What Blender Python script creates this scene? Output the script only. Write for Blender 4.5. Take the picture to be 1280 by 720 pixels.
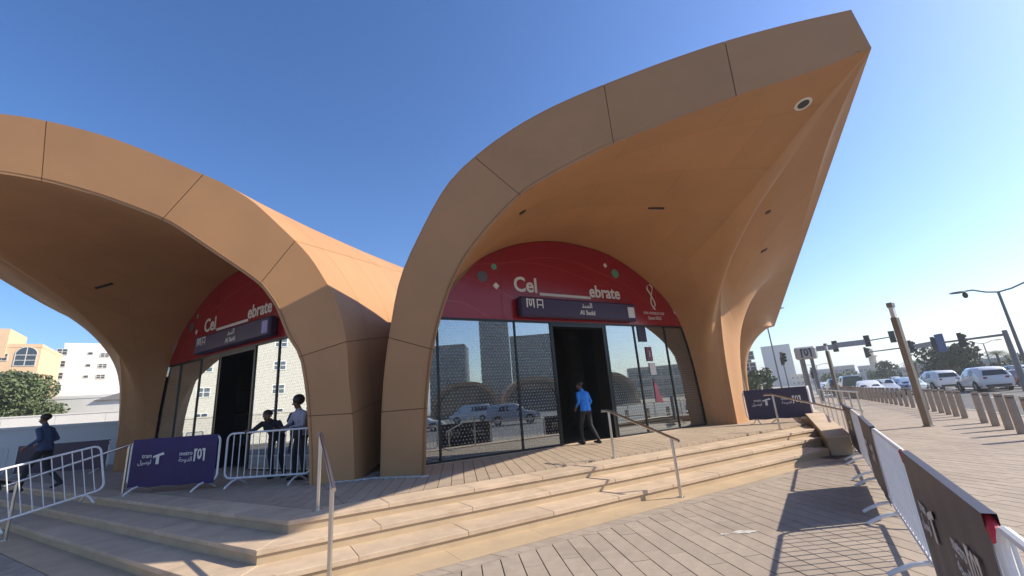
import bpy, bmesh, math, random
from math import radians as RAD, sin, cos, pi
from mathutils import Vector as V, Matrix as M
from mathutils.bvhtree import BVHTree
random.seed(7)
for o in list(bpy.data.objects): bpy.data.objects.remove(o)
scene = bpy.context.scene
COL = scene.collection

# ------------------------------------------------------------------ camera, sky, sun, exposure
FPX, CX, CY, HORIZON_Y, TILT = 534.0, 640.0, 360.0, 505.6, .077
CAM = V((0, 0, 1.6))
_roll = math.atan(TILT); _pitch = math.atan((HORIZON_Y - CY)*cos(_roll)/FPX)
_w = V((0, cos(_pitch), sin(_pitch))); _u0 = V((0, -sin(_pitch), cos(_pitch))); _r0 = V((1, 0, 0))
AR = _r0*cos(_roll) - _u0*sin(_roll); AU = _r0*sin(_roll) + _u0*cos(_roll); AW = _w
cam = bpy.data.cameras.new('camera'); camo = bpy.data.objects.new('camera', cam); COL.objects.link(camo)
cam.sensor_fit = 'HORIZONTAL'; cam.sensor_width = 36; cam.lens = FPX/1280*36; cam.clip_end = 6000; cam.clip_start = .05
mw = M((AR, AU, -AW)).transposed().to_4x4(); mw.translation = CAM; camo.matrix_world = mw
scene.camera = camo
SUN_EL, SUN_AZ = 35.5, 4.0            # azimuth measured from +X towards +Y
world = bpy.data.worlds.new('World'); scene.world = world; world.use_nodes = True
wn = world.node_tree.nodes; wl = world.node_tree.links
sky = wn.new('ShaderNodeTexSky'); sky.sky_type = 'NISHITA'; sky.sun_disc = False
sky.sun_elevation = RAD(SUN_EL); sky.sun_rotation = RAD(90 - SUN_AZ)
sky.air_density = 1.15; sky.dust_density = .8; sky.ozone_density = 5.0; sky.altitude = 10
skg = wn.new('ShaderNodeGamma'); skg.inputs[1].default_value = 1.15; wl.new(sky.outputs[0], skg.inputs[0])
skh = wn.new('ShaderNodeHueSaturation'); skh.inputs['Hue'].default_value = .506; skh.inputs['Saturation'].default_value = 1.12; skh.inputs['Value'].default_value = .84; wl.new(skg.outputs[0], skh.inputs['Color'])
wl.new(skh.outputs[0], wn['Background'].inputs[0]); wn['Background'].inputs[1].default_value = .118
sd = bpy.data.lights.new('sun', 'SUN'); so = bpy.data.objects.new('sun', sd); COL.objects.link(so)
sd.energy = 5.0; sd.angle = RAD(.53); sd.color = (1.0, .90, .74)
sdir = V((cos(RAD(SUN_EL))*cos(RAD(SUN_AZ)), cos(RAD(SUN_EL))*sin(RAD(SUN_AZ)), sin(RAD(SUN_EL))))
so.rotation_euler = sdir.to_track_quat('Z', 'Y').to_euler(); so.location = (40, 0, 40)
scene.view_settings.view_transform = 'Standard'; scene.view_settings.look = 'None'
scene.view_settings.exposure = 0.65; scene.view_settings.gamma = 1.0
scene.view_settings.use_curve_mapping = False

# ------------------------------------------------------------------ pixel geometry (photo pixels -> directions; distance from what a thing stands on)
def ray(x, y): return AR*((x-CX)/FPX) - AU*((y-CY)/FPX) + AW
def gz(x, y, z=0.0):
    d = ray(x, y); return CAM + d*((z-CAM.z)/d.z)
def onplane(x, y, p0, n):
    d = ray(x, y); return CAM + d*((p0-CAM).dot(n)/d.dot(n))
def far(x, D, z=0.0):
    d = ray(x, HORIZON_Y - TILT*(x-CX)); d.z = 0; d.normalize(); p = CAM + d*D; p.z = z; return p
def zat(x, y, D):
    d = ray(x, y); return CAM.z + d.z/math.hypot(d.x, d.y)*D

# ------------------------------------------------------------------ materials
MATS = {}
def nodes_of(name):
    m = bpy.data.materials.new(name); m.use_nodes = True; MATS[name] = m
    return m, m.node_tree.nodes, m.node_tree.links, m.node_tree.nodes['Principled BSDF']
def mat(name, col, rough=.6, metal=0.0, var=.10, scale=3.0, bump=.0, bscale=60.0, col2=None, spec=.5, coat=0.0, detail=6, stain=None):
    m, n, l, b = nodes_of(name)
    b.inputs['Roughness'].default_value = rough; b.inputs['Metallic'].default_value = metal
    b.inputs['Specular IOR Level'].default_value = spec; b.inputs['Coat Weight'].default_value = coat
    tc = n.new('ShaderNodeTexCoord'); nz = n.new('ShaderNodeTexNoise')
    nz.inputs['Scale'].default_value = scale; nz.inputs['Detail'].default_value = detail; nz.inputs['Roughness'].default_value = .62
    l.new(tc.outputs['Object'], nz.inputs['Vector'])
    rp = n.new('ShaderNodeValToRGB'); c2 = col2 or [c*(1-var*2.0) for c in col]
    rp.color_ramp.elements[0].position = .30; rp.color_ramp.elements[1].position = .70
    rp.color_ramp.elements[0].color = (*c2, 1); rp.color_ramp.elements[1].color = (*[min(1, c*(1+var*.6)) for c in col], 1)
    l.new(nz.outputs['Fac'], rp.inputs['Fac'])
    oi = n.new('ShaderNodeObjectInfo'); hv = n.new('ShaderNodeHueSaturation')
    mr = n.new('ShaderNodeMapRange'); mr.inputs['To Min'].default_value = 1-var*.8; mr.inputs['To Max'].default_value = 1+var*.8
    l.new(oi.outputs['Random'], mr.inputs['Value']); l.new(mr.outputs['Result'], hv.inputs['Value'])
    l.new(rp.outputs['Color'], hv.inputs['Color'])
    out = hv.outputs['Color']
    if stain:
        s2 = n.new('ShaderNodeTexNoise'); s2.inputs['Scale'].default_value = stain[1]; s2.inputs['Detail'].default_value = 8; s2.inputs['Roughness'].default_value = .7
        geo = n.new('ShaderNodeNewGeometry'); l.new(geo.outputs['Position'], s2.inputs['Vector'])
        r2 = n.new('ShaderNodeValToRGB'); r2.color_ramp.elements[0].position = stain[2]; r2.color_ramp.elements[1].position = stain[2]+.16
        r2.color_ramp.elements[0].color = (0, 0, 0, 1); r2.color_ramp.elements[1].color = (stain[3],)*3+(1,)
        l.new(s2.outputs['Fac'], r2.inputs['Fac'])
        mx = n.new('ShaderNodeMix'); mx.data_type = 'RGBA'; l.new(r2.outputs['Color'], mx.inputs[0])
        l.new(out, mx.inputs[6]); mx.inputs[7].default_value = (*stain[0], 1); out = mx.outputs[2]
    l.new(out, b.inputs['Base Color'])
    if bump:
        bn = n.new('ShaderNodeTexNoise'); bn.inputs['Scale'].default_value = bscale; bn.inputs['Detail'].default_value = 5
        l.new(tc.outputs['Object'], bn.inputs['Vector'])
        bp = n.new('ShaderNodeBump'); bp.inputs['Strength'].default_value = bump; bp.inputs['Distance'].default_value = .01
        l.new(bn.outputs['Fac'], bp.inputs['Height']); l.new(bp.outputs['Normal'], b.inputs['Normal'])
    return m
SHELL = mat('sand_shell', (.43, .222, .092), .62, var=.05, scale=.8, bump=.08, bscale=90, stain=((.35, .175, .075), .35, .58, .35))
JOINT = mat('joint_dark', (.20, .12, .065), .9)
STONE = mat('step_stone', (.53, .405, .285), .7, var=.10, scale=3.0, bump=.2, bscale=40, stain=((.34, .24, .15), 1.6, .55, .6))
RISER = mat('riser_stone', (.47, .35, .22), .75, var=.08, scale=2.0, bump=.12, bscale=40, stain=((.30, .20, .11), 1.4, .58, .6))
PAVER = mat('paver', (.345, .282, .225), .8, var=.09, scale=6.0, bump=.25, bscale=70, stain=((.225, .18, .145), .55, .52, .7))
PAVE2 = mat('paver_platform', (.38, .295, .215), .78, var=.09, scale=6.0, bump=.2, bscale=70, stain=((.30, .22, .15), .7, .55, .5))
GROUT = mat('grout', (.10, .078, .06), .95, var=.1)
ASPH = mat('asphalt', (.115, .115, .12), .85, var=.12, scale=.6, bump=.3, bscale=120, stain=((.17, .16, .15), .12, .5, .6))
SAND = mat('dusty_ground', (.40, .34, .26), .95, var=.12, scale=.3)
CONC = mat('concrete', (.42, .38, .33), .85, var=.1, scale=2, bump=.2)
TAUPE = mat('bollard_stone', (.40, .33, .26), .75, var=.08, scale=5, bump=.15)
STEEL = mat('stainless', (.62, .60, .57), .28, 1.0, var=.05)
GALV = mat('barrier_white', (.74, .75, .76), .42, .0, var=.05, scale=9, stain=((.45, .42, .38), 5, .62, .6))
DKMET = mat('dark_metal', (.05, .05, .055), .45, .6)
GREYM = mat('grey_metal', (.22, .225, .23), .5, .4, var=.08)
MULL = mat('mullion_black', (.015, .015, .017), .35, .3)
RED = mat('red_vinyl', (.27, .008, .014), .25, var=.06, scale=.5, spec=.4, coat=.1)
WAVE = mat('red_vinyl_light', (.40, .035, .035), .22, spec=.5, coat=.3)
INK = mat('letter_white', (.66, .63, .57), .5, var=.02)
SIGNP = mat('sign_purple', (.040, .022, .060), .42, var=.04, spec=.3)
BANP = mat('banner_purple', (.035, .018, .050), .6, var=.06, scale=2)
BAND_ = mat('banner_charcoal', (.036, .032, .058), .5, var=.08, scale=2)
BANB = mat('banner_blue', (.030, .024, .14), .6, col2=(.038, .016, .058), scale=.55, var=.05, spec=.3)
MAROON = mat('maroon', (.16, .02, .05), .45)
TAPE = mat('red_tape', (.60, .03, .04), .4)
GREEN = mat('print_green', (.10, .30, .20), .4); GREYP = mat('print_grey', (.10, .10, .10), .4)
PEBB = mat('white_pebbles', (.72, .70, .66), .7, var=.2)
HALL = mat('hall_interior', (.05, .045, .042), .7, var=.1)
WHITEW = mat('white_render', (.80, .78, .73), .85, var=.03, scale=.7, stain=((.62, .58, .52), .35, .6, .4))
CREAM = mat('cream_render', (.72, .50, .31), .85, var=.04, scale=.7)
BEIGE = mat('beige_render', (.58, .47, .35), .85, var=.05, scale=.6)
BROWN = mat('brown_cladding', (.30, .22, .16), .7, var=.08)
GREYR = mat('grey_render', (.40, .41, .42), .8, var=.06, scale=.4)
TOWER = mat('tower_cladding', (.33, .36, .40), .5, var=.05, scale=.3)
WPANE = mat('window_glass', (.05, .065, .08), .08, .0, spec=.8, var=.1)
BLUEG = mat('curtain_wall', (.035, .07, .11), .06, .0, spec=.9, var=.15)
FRAMEW = mat('window_frame', (.62, .60, .56), .6)
TARP = mat('grey_sheet', (.30, .29, .28), .8)
TYRE = mat('tyre', (.018, .018, .018), .8); RIM = mat('rim', (.45, .45, .46), .35, .8)
CGLASS = mat('car_glass', (.015, .018, .02), .05, spec=.9)
LAMPR = mat('tail_light', (.40, .01, .01), .2); LAMPW = mat('head_light', (.7, .7, .72), .15)
BARK = mat('bark', (.16, .11, .075), .9, bump=.4, bscale=20)
LEAFS = [mat('leaf_dark', (.045, .085, .025), .6, var=.25, scale=4), mat('leaf_mid', (.07, .12, .035), .6, var=.25, scale=4), mat('leaf_olive', (.095, .13, .045), .6, var=.25, scale=4)]
SKIN = mat('skin', (.16, .085, .055), .55); HAIR = mat('hair_black', (.012, .010, .009), .5)
SHOE = mat('shoe_black', (.02, .02, .02), .5)
def mat_once(name, *a, **k): return MATS.get(name) or mat(name, *a, **k)
def cloth(name, c): return mat(name, c, .85, var=.10, scale=14, bump=.35, bscale=25)
WAXW = mat('road_paint', (.70, .69, .65), .7, var=.06)
BLACKP = mat('black_paint', (.03, .03, .03), .7)
LENSM = mat('lamp_lens', (.75, .73, .68), .25)
LANT = mat('lantern_glass', (.62, .66, .68), .1)

def glass_mat(name, frit_lo, frit_hi, refl):
    m, n, l, b = nodes_of(name)
    n.remove(b); out = n['Material Output']
    uv = n.new('ShaderNodeUVMap'); uv.uv_map = 'metres'
    sx = n.new('ShaderNodeSeparateXYZ'); l.new(uv.outputs[0], sx.inputs[0])
    P = .078; waves = []
    for k in range(3):
        a = k*2*pi/3 + pi/2
        m1 = n.new('ShaderNodeMath'); m1.operation = 'MULTIPLY'; m1.inputs[1].default_value = cos(a)*2*pi/P; l.new(sx.outputs[0], m1.inputs[0])
        m2 = n.new('ShaderNodeMath'); m2.operation = 'MULTIPLY_ADD'; m2.inputs[1].default_value = sin(a)*2*pi/P; l.new(sx.outputs[1], m2.inputs[0]); l.new(m1.outputs[0], m2.inputs[2])
        m3 = n.new('ShaderNodeMath'); m3.operation = 'SINE'; l.new(m2.outputs[0], m3.inputs[0]); waves.append(m3)
    s1 = n.new('ShaderNodeMath'); l.new(waves[0].outputs[0], s1.inputs[0]); l.new(waves[1].outputs[0], s1.inputs[1])
    s2 = n.new('ShaderNodeMath'); l.new(s1.outputs[0], s2.inputs[0]); l.new(waves[2].outputs[0], s2.inputs[1])
    th = n.new('ShaderNodeMapRange'); th.inputs['From Min'].default_value = frit_lo; th.inputs['From Max'].default_value = frit_hi
    l.new(s2.outputs[0], th.inputs['Value'])
    tr = n.new('ShaderNodeBsdfTransparent'); tr.inputs[0].default_value = (.42, .46, .47, 1)
    gl = n.new('ShaderNodeBsdfGlossy'); gl.inputs['Roughness'].default_value = .012; gl.inputs[0].default_value = (.86, .95, 1, 1)
    lw = n.new('ShaderNodeLayerWeight'); lw.inputs[0].default_value = .35
    mr = n.new('ShaderNodeMapRange'); mr.inputs['To Min'].default_value = refl; mr.inputs['To Max'].default_value = .95
    l.new(lw.outputs['Fresnel'], mr.inputs['Value'])
    mx = n.new('ShaderNodeMixShader'); l.new(mr.outputs[0], mx.inputs[0]); l.new(tr.outputs[0], mx.inputs[1]); l.new(gl.outputs[0], mx.inputs[2])
    df = n.new('ShaderNodeBsdfDiffuse'); df.inputs[0].default_value = (.62, .64, .62, 1)
    mf = n.new('ShaderNodeMath'); mf.operation = 'MULTIPLY'; mf.inputs[1].default_value = .36; l.new(th.outputs[0], mf.inputs[0])
    m4 = n.new('ShaderNodeMixShader'); l.new(mf.outputs[0], m4.inputs[0]); l.new(mx.outputs[0], m4.inputs[1]); l.new(df.outputs[0], m4.inputs[2])
    l.new(m4.outputs[0], out.inputs[0])
    return m
GLASS = glass_mat('fritted_glass', 1.2, 1.9, .33)

# ------------------------------------------------------------------ object helpers
def link(o, parent=None):
    COL.objects.link(o)
    if parent: o.parent = parent
    return o
def new_mesh(name, verts, faces, m=None, smooth=False):
    me = bpy.data.meshes.new(name); me.from_pydata([tuple(v) for v in verts], [], faces); me.update()
    if m: me.materials.append(m)
    if smooth: me.shade_smooth()
    return me
def root_world(o):
    w = M.Identity(4)
    while o:
        w = o.matrix_parent_inverse @ o.matrix_basis @ w; o = o.parent
    return w
def part(name, me, parent, world=True, m=None):
    o = bpy.data.objects.new(name, me)
    if m and not me.materials: me.materials.append(m)
    COL.objects.link(o)
    if parent:
        o.parent = parent
        if world: o.matrix_parent_inverse = root_world(parent).inverted()
    return o
def tag(o, label=None, cat=None, group=None, kind=None):
    if label: o['label'] = label
    if cat: o['category'] = cat
    if group: o['group'] = group
    if kind: o['kind'] = kind
    return o
def empty(name, loc, rz=0.0, label=None, cat=None, group=None):
    o = bpy.data.objects.new(name, None); o.empty_display_size = .3; COL.objects.link(o)
    o.location = loc; o.rotation_euler = (0, 0, rz); tag(o, label, cat, group); return o
def structure(name, me): return tag(part(name, me, None), kind='structure')
def dup(root, loc, rz=0.0, label=None, group=None, scale=None):
    c = root.copy(); COL.objects.link(c); c.location = loc; c.rotation_euler = (0, 0, rz)
    if scale: c.scale = (scale,)*3
    if label: c['label'] = label
    if group: c['group'] = group
    for ch in root.children:
        k = ch.copy(); COL.objects.link(k); k.parent = c
        for g in ch.children:
            q = g.copy(); COL.objects.link(q); q.parent = k
    return c

class MB:
    """collects simple solids into one mesh"""
    def __init__(s): s.v = []; s.f = []; s.mi = []; s.cur = 0
    def add(s, vs, fs):
        k = len(s.v); s.v += [V(v) for v in vs]; s.f += [[i+k for i in f] for f in fs]; s.mi += [s.cur]*len(fs); return s
    def box(s, lo, hi, mtx=None):
        (x0, y0, z0), (x1, y1, z1) = lo, hi
        vs = [V(p) for p in ((x0,y0,z0),(x1,y0,z0),(x1,y1,z0),(x0,y1,z0),(x0,y0,z1),(x1,y0,z1),(x1,y1,z1),(x0,y1,z1))]
        if mtx: vs = [mtx @ v for v in vs]
        return s.add(vs, [(0,3,2,1),(4,5,6,7),(0,1,5,4),(1,2,6,5),(2,3,7,6),(3,0,4,7)])
    def tube(s, pts, r, n=8, caps=True, r2=None, closed=False):
        pts = [V(p) for p in pts]; N = len(pts); rings = []
        up = None
        for i, p in enumerate(pts):
            a = pts[i-1] if (i > 0 or closed) else p; b = pts[(i+1) % N] if (i < N-1 or closed) else p
            d = (b-a).normalized()
            if up is None: up = d.orthogonal().normalized()
            else:
                up = up - d*up.dot(d); up = up.normalized() if up.length > 1e-6 else d.orthogonal().normalized()
            e = d.cross(up); rr = r if r2 is None else r + (r2-r)*i/max(1, N-1)
            rings.append([p + (up*cos(2*pi*k/n) + e*sin(2*pi*k/n))*rr for k in range(n)])
        vs = [v for g in rings for v in g]; fs = []
        for i in range(N if closed else N-1):
            j = (i+1) % N
            for k in range(n): fs.append((i*n+k, i*n+(k+1) % n, j*n+(k+1) % n, j*n+k))
        if caps and not closed: fs += [tuple(range(n-1, -1, -1)), tuple((N-1)*n+k for k in range(n))]
        return s.add(vs, fs)
    def prism(s, poly, ext):   # poly: list of V (planar), ext: extrusion vector
        n = len(poly); ext = V(ext); p = [V(q) for q in poly]
        return s.add(p+[q+ext for q in p], [tuple(range(n-1, -1, -1)), tuple(range(n, 2*n))]+[(i, (i+1) % n, n+(i+1) % n, n+i) for i in range(n)])
    def ell(s, c, r, seg=12, rings=8, mtx=None):
        vs = []; fs = []; c = V(c)
        for i in range(rings+1):
            t = pi*i/rings
            for k in range(seg):
                a = 2*pi*k/seg; p = V((r[0]*sin(t)*cos(a), r[1]*sin(t)*sin(a), r[2]*cos(t)))
                vs.append(c + (mtx @ p if mtx else p))
        for i in range(rings):
            for k in range(seg): fs.append((i*seg+k, (i+1)*seg+k, (i+1)*seg+(k+1) % seg, i*seg+(k+1) % seg))
        return s.add(vs, fs)
    def mesh(s, name, m=None, smooth=False, bevel=0.0, mats=None):
        me = bpy.data.meshes.new(name); me.from_pydata([tuple(v) for v in s.v], [], s.f)
        for q in (mats or ([m] if m else [])): me.materials.append(q)
        if mats:
            for p, i in zip(me.polygons, s.mi): p.material_index = i
        bm = bmesh.new(); bm.from_mesh(me)
        bmesh.ops.recalc_face_normals(bm, faces=bm.faces)
        if bevel:
            bmesh.ops.remove_doubles(bm, verts=bm.verts, dist=1e-5)
            bmesh.ops.bevel(bm, geom=[e for e in bm.edges if len(e.link_faces) == 2 and e.calc_face_angle(0) > .6], offset=bevel, segments=1, affect='EDGES', clamp_overlap=True)
        bm.to_mesh(me); bm.free()
        if smooth: me.shade_smooth(); me.set_sharp_from_angle(angle=RAD(38))
        return me
def text_mesh(name, s, size, m, origin, ax, up, parent, ext=.004, align='LEFT', bold=0.0, shear=0.0, sx=1.0):
    cu = bpy.data.curves.new(name, 'FONT'); cu.body = s; cu.size = size; cu.extrude = ext; cu.align_x = align; cu.offset = bold; cu.shear = shear
    cu.resolution_u = 3
    o = bpy.data.objects.new(name, cu); COL.objects.link(o)
    dg = bpy.context.evaluated_depsgraph_get(); me = bpy.data.meshes.new_from_object(o.evaluated_get(dg))
    bpy.data.objects.remove(o)
    ax = V(ax).normalized(); up = V(up); nn = ax.cross(up).normalized(); up = nn.cross(ax)
    mt = M((ax*sx, up, nn)).transposed().to_4x4(); mt.translation = V(origin)
    me.transform(mt); me.materials.clear(); me.materials.append(m)
    return part(name, me, parent)
def catmull(P, n):
    """dense Catmull-Rom through P (list of V)"""
    P = [V(p) for p in P]; out = []
    for i in range(len(P)-1):
        p0 = P[i-1] if i else P[0]*2-P[1]; p1 = P[i]; p2 = P[i+1]; p3 = P[i+2] if i+2 < len(P) else P[-1]*2-P[-2]
        for k in range(n):
            t = k/n
            out.append(.5*((2*p1)+(p2-p0)*t+(2*p0-5*p1+4*p2-p3)*t*t+(3*p1-p0-3*p2+p3)*t**3))
    out.append(P[-1]); return out
def resample(P, n):
    L = [0.0]
    for a, b in zip(P, P[1:]): L.append(L[-1]+(b-a).length)
    out = []; j = 0
    for k in range(n):
        s = L[-1]*k/(n-1)
        while j < len(L)-2 and L[j+1] < s: j += 1
        t = (s-L[j])/max(1e-9, L[j+1]-L[j]); out.append(P[j].lerp(P[j+1], min(1, max(0, t))))
    return out
def clip(poly, n, d):
    """keep n.p <= d, 2-D"""
    out = []
    for i in range(len(poly)):
        a, b = poly[i], poly[(i+1) % len(poly)]; da = n.dot(a)-d; db = n.dot(b)-d
        if da <= 0: out.append(a)
        if (da < 0) != (db < 0) and abs(da-db) > 1e-9: out.append(a.lerp(b, da/(da-db)))
    return out

# ------------------------------------------------------------------ the setting: ground, road, pavement, steps
TH = RAD(31.5)
FA = V((cos(TH), sin(TH), 0)); FN = V((-sin(TH), cos(TH), 0))              # right facade: along, inwards
LA = V((-cos(TH), sin(TH), 0)); LN = V((sin(TH), cos(TH), 0))              # left facade: along, inwards
SB = V((.4695, .8829, 0)); SM = V((SB.y, -SB.x, 0))                        # station side / road: along, towards the road
AXIS = -3.2
def mir(p): return V((2*AXIS-p[0], p[1], p[2]))
def l2(p): return V((p[0], p[1]))
def inter(p, d, q, e):
    k = d.x*e.y-d.y*e.x; r = q-p; t = (r.x*e.y-r.y*e.x)/k; return p+d*t
structure('ground', new_mesh('ground', [(-3000,-3000,-.20),(3000,-3000,-.20),(3000,3000,-.20),(-3000,3000,-.20)], [(0,1,2,3)], SAND))
# road beyond the kerb line
KM = 7.0                                                                    # kerb offset along SM
RB = V((math.cos(RAD(61)), math.sin(RAD(61)), 0)); RM = V((RB.y, -RB.x, 0))
def rd(b, m, z=0.0): return RB*b + RM*m + V((0, 0, z))
structure('road', new_mesh('road', [rd(-160, KM+.1, -.12), rd(-160, 62, -.12), rd(260, 62, -.12), rd(260, KM+.1, -.12)], [(0,1,2,3)], ASPH))
mk = MB()
for k in range(-12, 26):
    mk.add([rd(k*6, KM+4.4, -.116), rd(k*6, KM+4.55, -.116), rd(k*6+3, KM+4.55, -.116), rd(k*6+3, KM+4.4, -.116)], [(0,1,2,3)])
mk.add([rd(-70, KM+.5, -.116), rd(-70, KM+.62, -.116), rd(160, KM+.62, -.116), rd(160, KM+.5, -.116)], [(0,1,2,3)])
structure('road_marking', mk.mesh('road_marking', WAXW))
pv = MB(); pv.prism([rd(-70, KM, -.3), rd(160, KM, -.3), V((-20, 130, -.3)), V((-46, 40, -.3)), V((-46, -60, -.3)), V((-20, -75, -.3))], (0, 0, .3-.022))
PAVEMENT = structure('pavement', pv.mesh('pavement', PAVER))
bed = [V((15*cos(RAD(a)), 15*sin(RAD(a)), -.014)) for a in range(165, 376, 15)] + [V((55*cos(RAD(a)), 55*sin(RAD(a)), -.014)) for a in (20, 40, 60, 80, 100, 120, 140, 160)]
bed2 = [l2_ for l2_ in clip([V((p.x, p.y)) for p in bed], V((RM.x, RM.y)), KM-.06)]
part('paver_bedding', new_mesh('paver_bedding', [(p.x, p.y, -.014) for p in bed2], [tuple(range(len(bed2)))], GROUT), PAVEMENT)
kerb_me = MB().box((-.49, -.09, -.3), (.49, .09, .012)).mesh('kerb_stone', CONC, bevel=.012)
KERB = structure('kerb', MB().box((-.5, -.05, -.3), (.5, .05, -.05)).mesh('kerb', CONC)); KERB.location = rd(-2, KM+.05)
KERB.rotation_euler.z = RAD(61)
for k in range(-6, 50):
    o = bpy.data.objects.new('kerb_stone', kerb_me); link(o, KERB); o.location = (k*1.0+2.0, .02, 0)

for q_, w_ in (((822, 623), .24), ((930, 665), .13), ((905, 668), .05)):
    c_ = gz(*q_, 0.0); n_k = 22
    part('paint_spot', new_mesh('paint_spot', [(c_.x+w_*(1+.35*sin(k*1.9)+.2*sin(k*3.7))*cos(2*pi*k/n_k), c_.y+w_*.45*(1+.3*sin(k*2.3))*sin(2*pi*k/n_k), .0045) for k in range(n_k)], [tuple(range(n_k))], mat_once('dried_paint', (.50, .47, .43), .8, var=.15, scale=12)), PAVEMENT)
# stairs
RE = [(6.36, -.036), (5.88, -.022), (5.40, -.02), (4.86, 0.0)]             # right step edges: offset at s=0, slope
LE = [3.30, 2.80, 2.34, 1.90]
TOPZ = [.45, .30, .15, .004]
CHK = V((6.75, 10.25)); CHD = l2(SB)                                        # cheek wall line closing the stair on the right
def rline(k):
    n0, sl = RE[k]; p = FN*n0; d = FA + FN*sl; return l2(p), l2(d).normalized()
def lline(k): return l2(LN*LE[k]), l2(LA)
def corner(k): return inter(*rline(k), *lline(k))
def rend(k): return inter(*rline(k), CHK + l2(SM)*(-.05+.02*k), CHD)
def plan_prism(poly, z0, z1): m = MB(); m.prism([V((p[0], p[1], z0)) for p in poly], (0, 0, z1-z0)); return m
LEFT_END = 20.0
STEP = []
for k in (2, 1, 0):
    inset = .022
    pr, dr = rline(k); pl, dl = lline(k)
    nr = l2(FN); nl = l2(LN)
    c = inter(pr+nr*inset, dr, pl+nl*inset, dl)
    r1 = inter(pr+nr*inset, dr, CHK+l2(SM)*(-.05+.02*k), CHD)
    far_r = r1 + CHD*44 - l2(SM)*.0; l1 = pl + nl*inset + dl*(LEFT_END-.1*k)
    poly = [c, r1, far_r, V((-8, 60)), l1 + nl*40, l1]
    nm = ('platform', 'stair_step', 'stair_step')[k]
    S = structure(nm, plan_prism(poly, -.28, TOPZ[k]-.058 - (0 if k else .0)).mesh(nm, RISER)); STEP.insert(0, S)
    # nosing slabs, one stone each
    wid = .50 if k == 0 else .56
    for side in (0, 1):
        p, d = (pr, dr) if side == 0 else (pl, dl); nn = nr if side == 0 else nl
        c0 = corner(k); e0 = rend(k) if side == 0 else pl + dl*(LEFT_END-.1*k)
        Lt = (e0-c0).length; t = 0.0; mit = (corner(k)-inter(pr+nr, dr, pl+nl, dl)); mn = V((-mit.y, mit.x)).normalized()
        if mn.dot(d) > 0: mn = -mn
        while t < Lt-.05:
            ln = random.uniform(1.18, 1.34); t1 = min(Lt, t+ln)
            if Lt-t1 < .4: t1 = Lt
            a0 = c0+d*(t-(1.2 if t == 0 else -.002)); a1 = c0+d*(t1-.002)
            q = clip([a0, a1, a1+nn*wid, a0+nn*wid], mn, mn.dot(c0)-.002)
            if len(q) > 2:
                dz = random.uniform(-.0015, .0015)
                part('stone_slab', plan_prism(q, TOPZ[k]-.056, TOPZ[k]+dz).mesh('stone_slab', STONE, bevel=.004), S)
            t = t1
# pale stone strip at the foot of the stair
BAND = structure('stone_border', plan_prism([corner(3), rend(3), rend(2)+l2(FN)*.06, corner(2)+l2(FN)*.06, lline(2)[0]+l2(LN)*.06+l2(LA)*LEFT_END, lline(3)[0]+l2(LA)*LEFT_END], -.05, -.003).mesh('stone_border', GROUT))
for side in (0, 1):
    p, d = rline(3) if side == 0 else lline(3); nn = l2(FN if side == 0 else LN); c0 = corner(3)
    wd = (RE[2][0]-RE[3][0]+.03) if side == 0 else (LE[2]-LE[3]+.03); e0 = rend(3) if side == 0 else p+d*(LEFT_END-1)
    Lt = (e0-c0).length; t = 0.0; mit = corner(3)-corner(2); mn = V((-mit.y, mit.x)).normalized()
    if mn.dot(d) > 0: mn = -mn
    while t < Lt-.05:
        t1 = min(Lt, t+random.uniform(1.18, 1.34)); a0 = c0+d*(t-(1.2 if t == 0 else -.002)); a1 = c0+d*(t1-.002)
        q = clip([a0, a1, a1+nn*wd, a0+nn*wd], mn, mn.dot(c0)-.002)
        if len(q) > 2: part('stone_slab', plan_prism(q, -.03, .005).mesh('stone_slab', RISER), BAND)
        t = t1

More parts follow.
